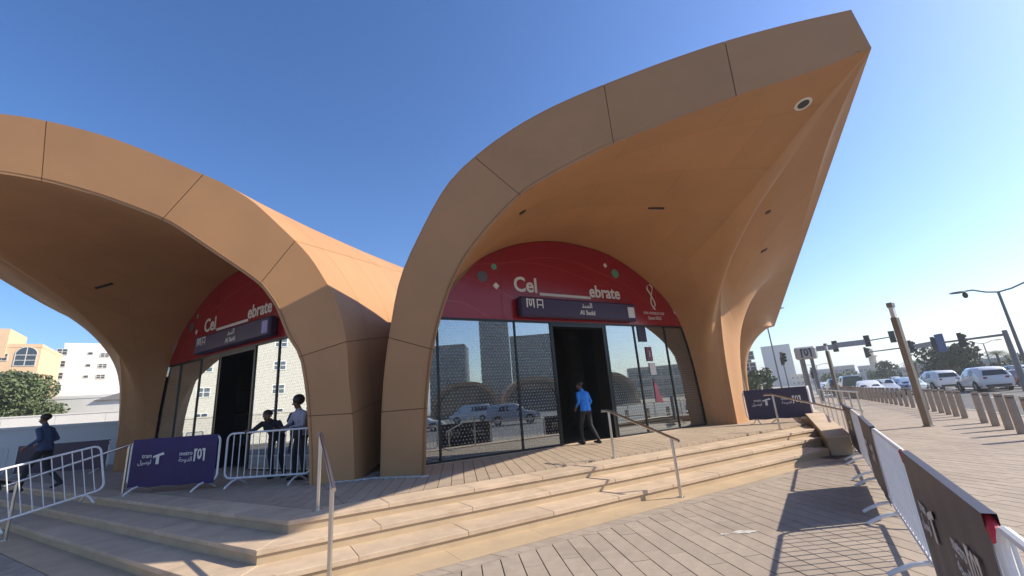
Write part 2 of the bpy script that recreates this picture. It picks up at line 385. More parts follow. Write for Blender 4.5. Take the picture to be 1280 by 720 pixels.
# pavers
def island(name, src):
    m = src.copy(); m.name = name; n = m.node_tree.nodes; l = m.node_tree.links
    oi = next(x for x in n if x.bl_idname == 'ShaderNodeObjectInfo'); mr = next(x for x in n if x.bl_idname == 'ShaderNodeMapRange')
    g = n.new('ShaderNodeNewGeometry'); l.new(g.outputs['Random Per Island'], mr.inputs['Value']); return m
PAVER_I = island('paver_field', PAVER); PAVE2_I = island('paver_platform_field', PAVE2)
def in_view(p, z=0):
    v = V((p.x, p.y, z))-CAM; dz = v.dot(AW)
    if dz < .3: return None
    x = 640+FPX*v.dot(AR)/dz; y = 360-FPX*v.dot(AU)/dz
    return (x, y, dz) if -30 < x < 1310 and -30 < y < 780 else None
def paver_field(parent, planes, ang, w, L, ztop, depth, bounds, m, mi, limit, jitter=.5, gap=.012, gu=.003):
    u = V((cos(ang), sin(ang))); v = V((-sin(ang), cos(ang))); u0, u1, v0, v1 = bounds; cells = []
    nv = int((v1-v0)/w); nu = int((u1-u0)/L)+2
    for j in range(nv):
        off = ((j % 2)*jitter + .13*((j*7) % 3))*L
        for i in range(nu):
            a = u0 + (i-1)*L + off; b = v0 + j*w
            q = [u*(a+gu/2)+v*(b+gap/2), u*(a+L-gu/2)+v*(b+gap/2), u*(a+L-gu/2)+v*(b+w-gap/2), u*(a+gu/2)+v*(b+w-gap/2)]
            full = True
            for nn, d in planes:
                if any(nn.dot(p) > d for p in q): q = clip(q, nn, d); full = False
                if len(q) < 3: break
            if len(q) < 3: continue
            c = sum(q, V((0, 0)))/len(q); iv = in_view(c, ztop)
            if iv is None and (c.length > 14): continue
            cells.append((0 if iv else 1, (c-V((0, 0))).length, q, full, a, b))
    cells.sort(key=lambda t: (t[0], t[1]))
    whole = MB().box((gu/2, gap/2, -depth), (L-gu/2, w-gap/2, 0)).mesh('paver', m)
    st = MB(); cnt = 0
    for c in cells:
        dz = random.uniform(-.0018, .0012)
        if cnt < limit and c[0] == 0:
            cnt += 1
            if c[3]:
                o = bpy.data.objects.new('paver', whole); link(o, parent); pos = u*c[4]+v*c[5]; o.location = (pos.x, pos.y, ztop+dz); o.rotation_euler.z = ang
            else: part('paver', plan_prism(c[2], ztop-depth, ztop+dz).mesh('paver', m), parent)
        else: st.prism([V((p.x, p.y, ztop-depth)) for p in c[2]], (0, 0, depth+dz))
    if st.v: tag(part('paver_field', st.mesh('paver_field', mi), parent), kind='stuff')
JA = RAD(98)
fn2 = l2(FN); ln2 = l2(LN)
rm2 = l2(RM)
# foreground + right pavement: in front of the right stair, kerb side
paver_field(PAVEMENT, [(fn2, RE[3][0]-.215), (rm2, KM-.08)], JA, .21, .63, 0.0, .02, (-14, 34, -26, 14), PAVER, PAVER_I, 290)
paver_field(PAVEMENT, [(-fn2, -(RE[3][0]-.215)), (ln2, LE[3]-.01)], JA, .21, .63, 0.0, .02, (0, 30, 2, 24), PAVER, PAVER_I, 0)
# strip beyond the stair end (past the cheek wall) and left forecourt
paver_field(PAVEMENT, [(-fn2, -(RE[3][0]-.21)), (rm2, KM-.08), (-l2(SM), -(l2(SM).dot(CHK)+.62))], JA, .21, .63, 0.0, .02, (0, 46, -34, 4), PAVER, PAVER_I, 0)
# border course along the stair
bc = 0; p3, d3 = rline(3)
t = -.2
while t < 13.5:
    a0 = corner(3)+d3*t
    q = [a0-fn2*.205+d3*.09, a0-fn2*.205+d3*.296, a0+d3*.206-fn2*.006, a0-fn2*.006]
    part('paver', plan_prism(q, -.02, random.uniform(-.002, .001)).mesh('paver', PAVER), PAVEMENT); t += .212
# platform
paver_field(STEP[0], [(-fn2, -(RE[0][0]+.52)), (fn2, 9.62), (-l2(FA), -1.2), (l2(SM), l2(SM).dot(CHK)-.1)], JA, .21, .84, .448, .05, (-4, 24, -16, 8), PAVE2, PAVE2_I, 280)
paver_field(STEP[0], [(-ln2, -(LE[0]+.52)), (ln2, 6.9), (l2(FA), 1.19), (-fn2, -(RE[0][0]+.52))], JA, .21, .84, .448, .05, (0, 26, 1, 22), PAVE2, PAVE2_I, 0)
part('floor_strip', plan_prism([l2(FA*1.0+FN*9.625), l2(FA*14.2+FN*9.625), l2(FA*14.2+FN*9.95), l2(FA*1.0+FN*9.95)], .35, .452).mesh('floor_strip', STONE), STEP[0])

# ------------------------------------------------------------------ the metro station entrance
ST = empty('metro_station', (AXIS, 12, .45), 0, 'sand coloured vaulted metro station entrance with red band over its glass front', 'station')
def stp(name, me, parent=None): return part(name, me, parent or ST)
PR0, PRN = V((-2.3, 8.59, .45)), V((.2588, .9659, 0)); PL0, PLN = V((-3.6, 8.55, .45)), V((-.2588, .9659, 0))
RT = [[(475,600),(476,560),(477,515)], [(480,470),(486,422)], [(499,352),(522,297),(557,233),(593,196)], [(636,164),(677,140),(715,122),(755,105.5)], [(830,77),(906,51.5)], [(985,30),(1064,12)]]
RBm = [[(532,598),(533,555),(534.5,510)], [(537,475),(542,437)], [(552,395),(572,341),(602,296),(651,244.5)], [(680,225),(709,209),(740,193),(767,180)], [(840,150.5),(920.5,120)], [(1005,92.5),(1089,61)]]
LT = [[(443,606),(442,560),(440,517)], [(436,475),(433,427)], [(422,380),(403,345),(388,322),(369,301)], [(330,264),(312,249),(283,231),(254,218)], [(179,187),(125,168),(58,151)], [(0,142), (-11.4, 7.90), (-12.85, 7.96)]]
LBm = [[(387,608),(386,560),(384,520)], [(381,485),(374,446)], [(359,420),(345,385),(335,370),(324,356)], [(298,337),(258,310),(230,291),(202,275)], [(137,250),(95,237),(52,226)], [(0,217), (-11.3, 6.74), (-12.9, 7.05)]]
def rim(segs, p0, nn, back=0.0):
    pts = []; cut = [0]; ntot = sum(len(g) for g in segs)
    for sg in segs:
        for q in sg:
            sh = nn*back*min(1.0, len(pts)/(ntot*.5))          # the upper edge leans back
            if q[0] < -1: x, z = q; y = p0.y - (x-p0.x)*nn.x/nn.y; pts.append(V((x, y, z))+sh)
            else: pts.append(onplane(q[0], q[1], p0+sh, nn))
        cut.append(len(pts)-1)
    pts[0].z = .38
    dense = catmull(pts, 10); out = []
    for a, b in zip(cut, cut[1:]): out.append(resample(dense[a*10:b*10+1], 13))
    return out
def ev(P, t):   # P: dense list, t in 0..1
    k = t*(len(P)-1); i = min(int(k), len(P)-2); return P[i].lerp(P[i+1], k-i)
def grid_mesh(name, F, u0, u1, v0, v1, nu, nv, m, smooth=True, uvs=None):
    vs = [F(u0+(u1-u0)*i/nu, v0+(v1-v0)*j/nv) for i in range(nu+1) for j in range(nv+1)]
    fs = [(i*(nv+1)+j, (i+1)*(nv+1)+j, (i+1)*(nv+1)+j+1, i*(nv+1)+j+1) for i in range(nu) for j in range(nv)]
    return new_mesh(name, vs, fs, m, smooth)
def panels(name, F, us, vs, m, nu=4, nv=4, gap=.010, stagger=False, mirror=False, backing=None, ref=None, keep=()):
    """one object per cladding panel over the surface F(u, v)"""
    G = (lambda u, v: mir(F(u, v))) if mirror else F
    for j in range(len(vs)-1):
        uu = list(us)
        if stagger and j % 2: uu = [us[0]] + [(a+b)/2 for a, b in zip(us, us[1:])] + [us[-1]]; uu = sorted(uu + [k for k in keep if k not in uu])
        for i in range(len(uu)-1):
            a, b, c, d = uu[i], uu[i+1], vs[j], vs[j+1]; mu, mv = (a+b)/2, (c+d)/2
            lu = (G(b, mv)-G(a, mv)).length; lv = (G(mu, d)-G(mu, c)).length
            if lu < .03 or lv < .03: continue
            du = (b-a)*gap/2/lu; dv = (d-c)*gap/2/lv
            stp(name, grid_mesh(name, G, a+(du if i else 0), b-(du if i < len(uu)-2 else 0), c+(dv if j else 0), d-(dv if j < len(vs)-2 else 0), nu, nv, m))
    if backing:
        e = .002; um, vm = (us[0]+us[-1])/2, .5
        nc = (G(um+e, vm)-G(um-e, vm)).cross(G(um, vm+e)-G(um, vm-e)); sg = 1 if nc.dot(G(um, vm)-ref) > 0 else -1
        def H(u, v):
            e = .002; p = G(u, v); n = (G(min(1, u+e), v)-G(max(0, u-e), v)).cross(G(u, min(1, v+e))-G(u, max(0, v-e)))
            if n.length < 1e-9: return p
            n.normalize(); n = n*sg
            return p + n*backing
        stp('panel_backing', grid_mesh('panel_backing', H, us[0], us[-1], vs[0], vs[-1], 90, 30, JOINT))

# --- curves of the right wing
Tseg, Bseg = rim(RT, PR0, PRN, .0), rim(RBm, PR0, PRN)
TIP = V((6.49, 6.14, 7.05)); Bseg[-1][-1] = TIP.copy(); TIPT = Tseg[-1][-1].copy()
TIP2 = V((25.32, 41.85, 7.05)); TIP2T = TIP2 + V((0, 0, .9))
PIER = V((6.95, 14.66, .36))
KC = [TIP] + [V(p) for p in ((6.56,7.53,6.83),(6.64,8.96,6.53),(6.73,10.57,6.2),(6.80,11.99,5.8),(6.88,13.32,5.24),(6.92,14.0,4.5),(6.93,14.28,3.87),(6.94,14.5,2.9),(6.95,14.62,1.95))] + [PIER]
KC = resample(catmull(KC, 8), 80)
PIER2 = TIP2 - SB*7.74 - SM*3.57; PIER2.z = .36
def k2pt(p):
    r = p-TIP; b, m_ = r.dot(SB), r.dot(SM); return TIP2 - SB*b + SM*m_ + V((0, 0, p.z-7.05))
K2 = [k2pt(p) for p in KC]
def GP(s, z, off=0.0): p = FA*s + FN*(9.76-off); p.z = z; return p
ARCH = [(3.2,.40),(3.24,1.6),(3.36,2.8),(3.62,3.8),(4.05,4.55),(4.6,5.12),(5.3,5.62),(6.3,6.05),(7.54,6.30),(8.6,6.30),(9.5,6.18),(10.3,5.93),(11.16,5.50),(11.85,5.05),(12.35,4.58),(12.8,3.78),(13.05,2.6),(13.16,1.5),(13.22,.40)]
ARC2 = resample(catmull([V((s, z, 0)) for s, z in ARCH], 10), 160)
def arch_z(s):
    for p, q in zip(ARC2, ARC2[1:]):
        if p.x <= s <= q.x and q.x > p.x: return p.y+(q.y-p.y)*(s-p.x)/(q.x-p.x)
    return .45
GC = [GP(p.x, p.y, .05) for p in ARC2]
def front_soffit(Bc):
    gs = .70
    GA = resample(GC[:int(gs*159)+1], 120); GB = resample(GC[int(gs*159):], 80)
    UB = .66
    def F(u, v):
        if u <= UB: a = ev(Bc, u/UB); g = ev(GA, u/UB)
        else: a = ev(KC, (u-UB)/(1-UB)); g = ev(GB, (u-UB)/(1-UB))
        d = (g-a); L = d.length
        t0 = d*.9; t1 = FN*L*.75 + d*.25          # arrives square to the glass
        h = v; h2, h3 = h*h, h*h*h
        return a*(2*h3-3*h2+1) + t0*(h3-2*h2+h) + g*(-2*h3+3*h2) + t1*(h3-h2)
    return F, UB
BcR = resample([p for sg in Bseg for p in sg], 160)
FR, UB = front_soffit(BcR)
usoff = [0, .12, .22, .33, .44, .55, .66, .74, .82, .91, 1.0]
panels('soffit_panel', FR, usoff, [0, .14, .34, .56, .78, 1.0], SHELL, 8, 8, .004, True, False, .06, V((3, 11, 2)), keep=(.66,))
# --- fascia of both wings: one object per panel
def fascia(Ts, Bs):
    for i in range(len(Ts)):
        F = lambda u, v, a=Ts[i], b=Bs[i]: ev(a, u).lerp(ev(b, u), v)
        L = sum((p-q).length for p, q in zip(Ts[i], Ts[i][1:])); g = .007/L
        stp('fascia_panel', grid_mesh('fascia_panel', F, g if i else 0, 1-g if i < len(Ts)-1 else 1, 0, 1, 12, 3, SHELL))
    pts_t = [p for sg in Ts for p in sg]; pts_b = [p for sg in Bs for p in sg]
    off = V((0, .04, -.012))
    stp('fascia_backing', grid_mesh('fascia_backing', lambda u, v: ev(pts_t, u).lerp(ev(pts_b, u), .02+.96*v)+off, 0, 1, 0, 1, 80, 1, JOINT))
fascia(Tseg, Bseg)
TsegL, BsegL = rim(LT, PL0, PLN, .08), rim(LBm, PL0, PLN)
TsegL[-1][-1] = mir(TIPT); BsegL[-1][-1] = mir(TIP)
fascia(TsegL, BsegL)
# left front soffit: its own rim, mirrored vault
BcL = resample([mir(p) for sg in BsegL for p in sg], 160)
FL, _ = front_soffit(BcL)
panels('soffit_panel', FL, usoff, [0, .14, .34, .56, .78, 1.0], SHELL, 8, 8, .004, True, True, .06, mir(V((3, 11, 2))), keep=(.66,))
# --- roof shells behind the rims
def roof(Ts, D, L, t2):
    Tc = resample([p for sg in Ts for p in sg], 160); cuts = [0]; n = len(Ts)
    tot = [sum((p-q).length for p, q in zip(sg, sg[1:])) for sg in Ts]; acc = 0
    for x in tot: acc += x; cuts.append(acc/sum(tot))
    def F(u, v):
        p = ev(Tc, u); e = p + D*L; w = max(0.0, (u-.35)/.65); w = w*w*(3-2*w)
        return p.lerp(e.lerp(t2, w), v)
    return F, cuts
RFR, cutR = roof(Tseg, V((.35, 1, -.05)), 16, TIP2T)
panels('roof_panel', RFR, cutR, [0, .08, .18, .30, .45, .62, .8, 1.0], SHELL, 8, 2, .012, False, False, -.03, V((3, 11, 2)))
RFL, cutL = roof(TsegL, V((.10, 1, .19)), 20, mir(TIP2T))
panels('roof_panel', RFL, cutL, [0, .05, .12, .20, .30, .45, .62, .8, 1.0], SHELL, 8, 2, .012, False, False, -.03, V((-9, 11, 2)))
# --- side vault with overhanging edge, both sides
EC = resample([TIP, TIP2], 120)
P1 = PIER + SB*1.5 + SM*.2; P2 = PIER2 - SB*1.5 + SM*.2
G2 = []
for i in range(121):
    t = i/120; c = 1-abs(2*t-1)**3.2; p = P1.lerp(P2, t); p.z = .36 + 5.7*max(0, c)**.5; G2.append(p)
G2 = resample(G2, 200)
A2 = list(reversed(KC)) + EC[1:] + K2[1:]
def side(u, v):
    if u < .28: a = ev(KC, 1-u/.28)
    elif u < .72: a = ev(EC, (u-.28)/.44)
    else: a = ev(K2, (u-.72)/.28)
    g = ev(G2, u); d = g-a; L = d.length
    t0 = d*.9; t1 = -SM*L*.7 + d*.3; h = v; h2, h3 = h*h, h*h*h
    return a*(2*h3-3*h2+1) + t0*(h3-2*h2+h) + g*(-2*h3+3*h2) + t1*(h3-h2)
uside = [0, .10, .19, .28, .34, .40, .46, .54, .62, .72, .81, .9, 1.0]
for mr_ in (False, True):
    ref = V((18, 26, 0)); ref = mir(ref) if mr_ else ref
    panels('side_soffit_panel', side, uside, [0, .3, .65, 1.0], SHELL, 8, 6, .004, False, mr_, .06, ref)
    f = mir if mr_ else (lambda p: p)
    # edge fascia of the overhang, end soffit and dark side glazing
    for k in range(8):
        a, b = TIP.lerp(TIP2, k/8+.0003), TIP.lerp(TIP2, (k+1)/8-.0003); c_, d_ = TIPT.lerp(TIP2T, (k+1)/8-.0003), TIPT.lerp(TIP2T, k/8+.0003)
        stp('edge_panel', new_mesh('edge_panel', [f(x) for x in (a, b, c_, d_)], [(0, 1, 2, 3)], SHELL))
    E3 = TIP2 + V((-1.0, 9.0, 0))
    stp('end_soffit', grid_mesh('end_soffit', lambda u, v: f(ev(K2, u).lerp(TIP2.lerp(E3, u)+V((0, 0, 0)), v)), 0, 1, 0, 1, 20, 6, SHELL))
    stp('end_fascia', new_mesh('end_fascia', [f(x) for x in (TIP2, E3, E3+V((0, 0, .9)), TIP2T)], [(0, 1, 2, 3)], SHELL))
    stp('side_glazing', new_mesh('side_glazing', [f(p) for p in G2], [tuple(range(len(G2)))], BLUEG))
# --- pier plinth blocks (close the bottom between glass and rim) and hall behind the glass
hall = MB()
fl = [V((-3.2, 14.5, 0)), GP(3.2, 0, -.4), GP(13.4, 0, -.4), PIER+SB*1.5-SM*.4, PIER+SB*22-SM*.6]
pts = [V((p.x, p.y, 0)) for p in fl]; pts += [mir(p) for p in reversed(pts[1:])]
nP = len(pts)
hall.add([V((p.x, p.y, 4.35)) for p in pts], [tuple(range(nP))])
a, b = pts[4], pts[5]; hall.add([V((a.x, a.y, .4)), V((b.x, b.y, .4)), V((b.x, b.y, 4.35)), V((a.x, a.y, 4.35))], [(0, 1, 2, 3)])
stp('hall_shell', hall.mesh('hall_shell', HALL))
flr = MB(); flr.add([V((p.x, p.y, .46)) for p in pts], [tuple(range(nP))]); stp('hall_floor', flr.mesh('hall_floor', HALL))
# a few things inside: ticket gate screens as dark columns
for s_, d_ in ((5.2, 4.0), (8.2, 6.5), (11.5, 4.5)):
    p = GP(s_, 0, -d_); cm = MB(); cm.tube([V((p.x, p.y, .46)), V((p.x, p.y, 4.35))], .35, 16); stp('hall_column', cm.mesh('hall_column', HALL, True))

# --- glazed front, both wings
def LP(s, z, off=0.0): return mir(GP(s, z, off))
def uv_metres(me, f):
    lay = me.uv_layers.new(name='metres')
    for lp in me.loops: lay.data[lp.index].uv = f(me.vertices[lp.vertex_index].co)
def pane(Pf, s0, s1, z0, z1, off=.0):
    n = 14; top = []
    for i in range(n+1):
        s = s0+(s1-s0)*i/n; top.append((s, min(z1, arch_z(s)-.02)))
    if max(z for s, z in top) < z0+.1: return
    vs = [Pf(s0, z0, off), Pf(s1, z0, off)] + [Pf(s, max(z, z0), off) for s, z in reversed(top)]
    me = new_mesh('glass_pane', vs, [tuple(range(len(vs)))], GLASS)
    org = Pf(0, 0, off); ax = (Pf(1, 0, off)-org).normalized()
    uv_metres(me, lambda co: ((V(co)-org).dot(ax), co.z))
    return stp('glass_pane', me)
def bar(Pf, s0, s1, z0, z1, d0, d1, name, m, parent=None, bev=0.0):
    q = [Pf(s0, z0, d0), Pf(s1, z0, d0), Pf(s1, z0, d1), Pf(s0, z0, d1)]
    mb = MB(); mb.prism(q, (0, 0, z1-z0)); return stp(name, mb.mesh(name, m, bevel=bev), parent)
ZT = 3.78
BANNER = {}
for Pf, nm in ((GP, 'R'), (LP, 'L')):
    mul = [3.75, 5.95, 7.14, 9.22, 10.45, 11.9]
    edges = [3.26] + mul + [13.18]
    for a, b in zip(edges, edges[1:]):
        if (a, b) == (7.14, 9.22): continue
        pane(Pf, a+.02, b-.02, .47, ZT-.02)
    for s in mul: bar(Pf, s-.022, s+.022, .45, min(ZT-.03, arch_z(s)-.03), .03, -.08, 'mullion', MULL)
    bar(Pf, 3.62, 12.8, ZT-.03, ZT+.03, .045, -.1, 'transom', MULL)
    for a, b in ((3.3, 7.12), (9.24, 13.16)): bar(Pf, a, b, .45, .50, .035, -.06, 'base_rail', MULL)
    # open doorway: head box, jambs and the two slid-back leaves
    bar(Pf, 7.12, 9.24, 3.66, 3.75, .03, -.30, 'door_head', MULL); bar(Pf, 9.10, 9.20, .45, 3.66, .02, -.5, 'door_jamb', MULL); bar(Pf, 7.16, 7.22, .45, 3.66, .02, -.5, 'door_jamb', MULL)
    for a, b in ((6.0, 7.1), (9.26, 10.4)):
        lf = bar(Pf, a, b, .48, 3.0, -.12, -.15, 'door_leaf', BLUEG)
    # red printed band filling the arch
    n = 60; top = []
    for i in range(n+1):
        s = 3.64+(12.79-3.64)*i/n; top.append((s, max(ZT+.02, arch_z(s)-.015)))
    vs = [Pf(3.64, ZT+.02, .05), Pf(12.79, ZT+.02, .05)] + [Pf(s, z, .05) for s, z in reversed(top)]
    BANNER[nm] = stp('printed_band', new_mesh('printed_band', vs, [tuple(range(len(vs)))], RED if nm == 'R' else RED))
    for k, s in enumerate((5.6, 9.7)): bar(Pf, s-.004, s+.004, ZT+.03, arch_z(s)-.05, .053, .049, 'band_joint', MULL, BANNER[nm])
    # faint sweeping print lines
    for c0, c1, c2, w in (((3.9, 4.95), (5.0, 4.80), (6.3, 4.25), .02), ((4.3, 5.2), (7.0, 5.5), (9.4, 5.0), .018), ((5.2, 5.25), (7.6, 5.75), (10.2, 5.2), .02), ((8.2, 5.75), (10.4, 5.1), (12.2, 4.0), .02), ((9.2, 5.2), (10.9, 4.7), (11.6, 4.1), .015), ((3.75, 4.2), (4.4, 4.2), (5.2, 3.85), .02)):
        P = [V(c0).to_3d(), V(c1).to_3d(), V(c2).to_3d()]; q = catmull(P, 12); vs = []; fs = []
        for i, p in enumerate(q): vs += [Pf(p.x, p.y-w/2, .053), Pf(p.x, p.y+w/2, .053)]
        fs = [(2*i, 2*i+1, 2*i+3, 2*i+2) for i in range(len(q)-1)]
        stp('print_line', new_mesh('print_line', vs, fs, WAVE), BANNER[nm])
def disc_on(name, Pf, s, z, r, n, m, parent, off=.056, rot=0.0):
    vs = [Pf(s+r*cos(rot+2*pi*k/n), z+r*sin(rot+2*pi*k/n), off) for k in range(n)]
    return stp(name, new_mesh(name, vs, [tuple(range(n))], m), parent)
UP = V((0, 0, 1))
METRO = [[(0,0),(.15,.06),(.17,.80),(.28,.84),(.28,1),(0,1)], [(.72,1),(.72,.84),(.83,.80),(.85,.06),(1,0),(1,1)]]   # two brackets round a hanging ring
_ro = [(.5+.21*sin(2*pi*k/14), .58+.42*cos(2*pi*k/14)) for k in range(15)]; _ri = [(.5+.08*sin(2*pi*k/14), .62+.22*cos(2*pi*k/14)) for k in range(15)]
METRO += [[_ro[k], _ro[k+1], _ri[k+1], _ri[k]] for k in range(14)]
for Pf, nm, ax in ((GP, 'R', FA), (LP, 'L', -LA)):
    bn = BANNER[nm]; rt = nm == 'R'
    X = (lambda s: s) if rt else (lambda s: 16.4-s)       # reading direction runs towards the pier on the left wing
    disc_on('print_mark', Pf, X(5.05), 4.95, .16, 8, GREYP, bn); disc_on('print_mark', Pf, X(5.42), 5.26, .09, 8, GREEN, bn)
    disc_on('print_mark', Pf, X(5.45), 4.72, .10, 4, INK, bn); disc_on('print_mark', Pf, X(9.55), 5.72, .09, 4, INK, bn); disc_on('print_mark', Pf, X(9.95), 5.48, .16, 8, GREEN, bn)
    text_mesh('lettering', 'Cel', .60, INK, Pf(X(6.0), 4.62, .058), ax, UP, bn, bold=.013, sx=.95)
    text_mesh('lettering', 'ebrate', .54, INK, Pf(X(8.72), 4.62, .058), ax, UP, bn, bold=.013, sx=.92)
    bar(Pf, *(sorted((X(6.86), X(8.76)))), 4.54, 4.62, .06, .054, 'lettering_rule', INK, bn)
    # station name board
    s0, s1 = sorted((X(6.02), X(10.40)))
    bd = bar(Pf, s0, s1, 3.86, 4.42, .30, .06, 'name_board', SIGNP, None, .05)
    text_mesh('lettering', '\uFEAA\uFEB4\uFEDF\uFE8D', .22, INK, Pf(X(8.35), 4.19, .306), ax, UP, bd, ext=.003, align='CENTER', bold=.003)
    text_mesh('lettering', 'Al Sadd', .19, INK, Pf(X(8.35), 3.98, .306), ax, UP, bd, ext=.003, align='CENTER', bold=.003)
    # metro sign: two bent legs
    def strokes(name, polys, s, z, k, m, parent, off):
        mb = MB()
        for pl in polys:
            q = [Pf(X(s+px*k), z+pz*k, off) for px, pz in pl]; mb.add(q, [tuple(range(len(q)))])
        return stp(name, mb.mesh(name, m), parent)
    MLOGO = METRO
    strokes('metro_symbol', MLOGO, 6.22, 4.10, .26, INK, bd, .303)
    strokes('train_symbol', [[(0,0),(.12,0),(.12,1),(0,1)], [(.7,0),(.82,0),(.82,1),(.7,1)], [(.12,.85),(.7,.85),(.7,1),(.12,1)], [(.12,.3),(.7,.3),(.7,.42),(.12,.42)]], 6.56, 4.10, .26, INK, bd, .303)
    s0, s1 = sorted((X(10.02), X(10.30)))
    bar(Pf, s0, s1, 3.96, 4.30, .306, .29, 'exit_square', INK if rt else mat('pale_violet', (.30, .28, .55), .5), bd)
    # emblem: looping ribbon with two lines of small lettering
    em = catmull([V((11.40, 4.34, 0)), V((11.62, 4.52, 0)), V((11.48, 4.86, 0)), V((11.34, 5.08, 0)), V((11.46, 5.22, 0)), V((11.60, 5.12, 0)), V((11.50, 4.84, 0)), V((11.44, 4.56, 0)), V((11.58, 4.34, 0))], 8)
    vs = []
    for i, p in enumerate(em):
        w = .035+.02*abs(sin(i*.22)); vs += [Pf(X(p.x-w/2), p.y-.01, .057), Pf(X(p.x+w/2), p.y+.01, .057)]
    stp('emblem', new_mesh('emblem', vs, [(2*i, 2*i+1, 2*i+3, 2*i+2) for i in range(len(em)-1)], INK), bn)
    text_mesh('lettering', 'FIFA WORLD CUP', .125, INK, Pf(X(11.50), 4.17, .057), ax, UP, bn, align='CENTER', ext=.002)
    text_mesh('lettering', 'Qatar2022', .15, INK, Pf(X(11.50), 4.00, .057), ax, UP, bn, align='CENTER', ext=.002)
# posters on the right-hand panes
bar(GP, 10.62, 10.98, 3.25, 3.74, .03, .012, 'poster', SIGNP); bar(GP, 10.86, 11.12, 2.62, 3.08, .03, .012, 'poster', MAROON)
po = bar(GP, 10.92, 11.18, 2.18, 2.56, .03, .012, 'poster', INK)
stp('poster', new_mesh('poster', [GP(10.98, 1.35, .02), GP(11.32, 1.30, .02), GP(11.0, 2.1, .02)], [(0, 1, 2)], MAROON))
text_mesh('lettering', 'i', .3, INK, GP(10.96, 2.76, .034), FA, UP, ST)
bar(LP, 3.62, 4.1, 2.66, 2.95, .03, .012, 'poster', SIGNP)
# --- ceiling fittings, placed on the vault
def ray_fit(x, y, F, mirror=False):
    n = 60; vs = []; fs = []
    G = (lambda u, v: mir(F(u, v))) if mirror else F
    for i in range(n+1):
        for j in range(21): vs.append(G(i/n, j/20))
    fs = [(i*21+j, (i+1)*21+j, (i+1)*21+j+1, i*21+j+1) for i in range(n) for j in range(20)]
    bv = BVHTree.FromPolygons(vs, fs); d = ray(x, y).normalized(); h = bv.ray_cast(CAM, d)
    if h[0] is None: return None
    nn = h[1] if h[1].dot(d) < 0 else -h[1]
    return h[0], nn.normalized()
def downlight(x, y, r, F, mirror=False):
    h = ray_fit(x, y, F, mirror)
    if not h: return
    p, n = h; e = n.orthogonal().normalized(); f = n.cross(e); ring = MB(); N = 20
    for k in range(N):
        a0, a1 = 2*pi*k/N, 2*pi*(k+1)/N
        q = lambda a, rr, o: p + (e*cos(a)+f*sin(a))*rr + n*o
        ring.add([q(a0, r, .004), q(a1, r, .004), q(a1, r*.72, .018), q(a0, r*.72, .018)], [(0, 1, 2, 3)]); ring.add([q(a0, r*.72, .018), q(a1, r*.72, .018), q(a1, r*.66, .006), q(a0, r*.66, .006)], [(0, 1, 2, 3)])
    o = stp('downlight', ring.mesh('downlight', INK, True))
    stp('lens', new_mesh('lens', [p + (e*cos(2*pi*k/N)+f*sin(2*pi*k/N))*r*.67 + n*.005 for k in range(N)], [tuple(range(N))], DKMET), o)
def slot(x, y, w, h_, F, mirror=False, ang=0.0):
    h = ray_fit(x, y, F, mirror)
    if not h: return
    p, n = h; e = (AR*cos(ang)+AU*sin(ang)); e = (e-n*e.dot(n)).normalized(); f = n.cross(e)
    mb = MB(); mb.prism([p+e*w/2+f*h_/2-n*.01, p-e*w/2+f*h_/2-n*.01, p-e*w/2-f*h_/2-n*.01, p+e*w/2-f*h_/2-n*.01], n*.03); stp('slot_light', mb.mesh('slot_light', DKMET))
downlight(1004, 130, .16, FR); downlight(1025, 168, .07, FR)
slot(820, 260, .42, .07, FR, ang=.1); slot(653, 265, .16, .12, FR, ang=.7); slot(960, 265, .12, .12, side, ang=.5); slot(955, 313, .2, .1, side, ang=.3)
slot(130, 357, .45, .07, FL, True); slot(70, 360, .25, .08, side, True, .4)
# pebbles at the foot of the piers
pb = MB()
for k in range(420):
    x = random.uniform(-3.6, -1.8); y = 8.62 + abs(x+2.9)*-.05 - abs(random.gauss(0, .09)) + (.0 if x > -2.9 else .0)
    yb = (PR0.y-(x-PR0.x)*PRN.x/PRN.y) if x > -2.95 else (PL0.y-(x-PL0.x)*PLN.x/PLN.y)
    r = random.uniform(.008, .02); pb.ell((x, yb-.02-abs(random.gauss(0, .07)), .45+r*.5), (r, r*random.uniform(.6, 1), r*.7), 6, 4)
tag(part('pebbles', pb.mesh('pebbles', PEBB), None), 'white pebbles scattered along the foot of the twin pier', 'pebbles', kind='stuff')

# ------------------------------------------------------------------ handrails
def handrail(top_base, low_base, label, hgt=.89, over=.22, end=.16):
    t, b = V(top_base), V(low_base); d = (b-t); d.z = 0; d.normalize()
    r = empty('handrail', (b.x, b.y, b.z), 0, label, 'handrail', 'stainless handrails crossing the steps')
    for p, nm in ((t, 'post'), (b, 'post')):
        mb = MB(); mb.tube([p, p+UP*(hgt-.01)], .024, 12); mb.tube([p+UP*.001, p+UP*.012], .06, 14); part('post', mb.mesh('post', STEEL, True), r)
    a = t+UP*hgt; e = b+UP*hgt; sl = (e-a).normalized()
    mb = MB(); mb.tube([a-d*over-UP*.03, a-d*over, a-d*.02, a+sl*.06, e, e+sl*end], .024, 12); part('rail', mb.mesh('rail', STEEL, True), r)
    return r
handrail((1.72, 8.87, .45), (2.39, 7.37, 0), 'stainless handrail on the steps in front of the open red-banded doorway')
handrail((-2.77, 6.13, .45), (-2.02, 4.78, 0), 'stainless handrail in front of the twin pier beside the corner of the steps', .95)
handrail((-8.17, 9.26, .45), (-8.95, 7.98, .0), 'stainless handrail beside the white barrier standing across the shaded steps', .93)
handrail((6.70, 11.88, .45), (7.50, 10.50, 0), 'stainless handrail in front of the dark banner beside the ramp wall', .89)

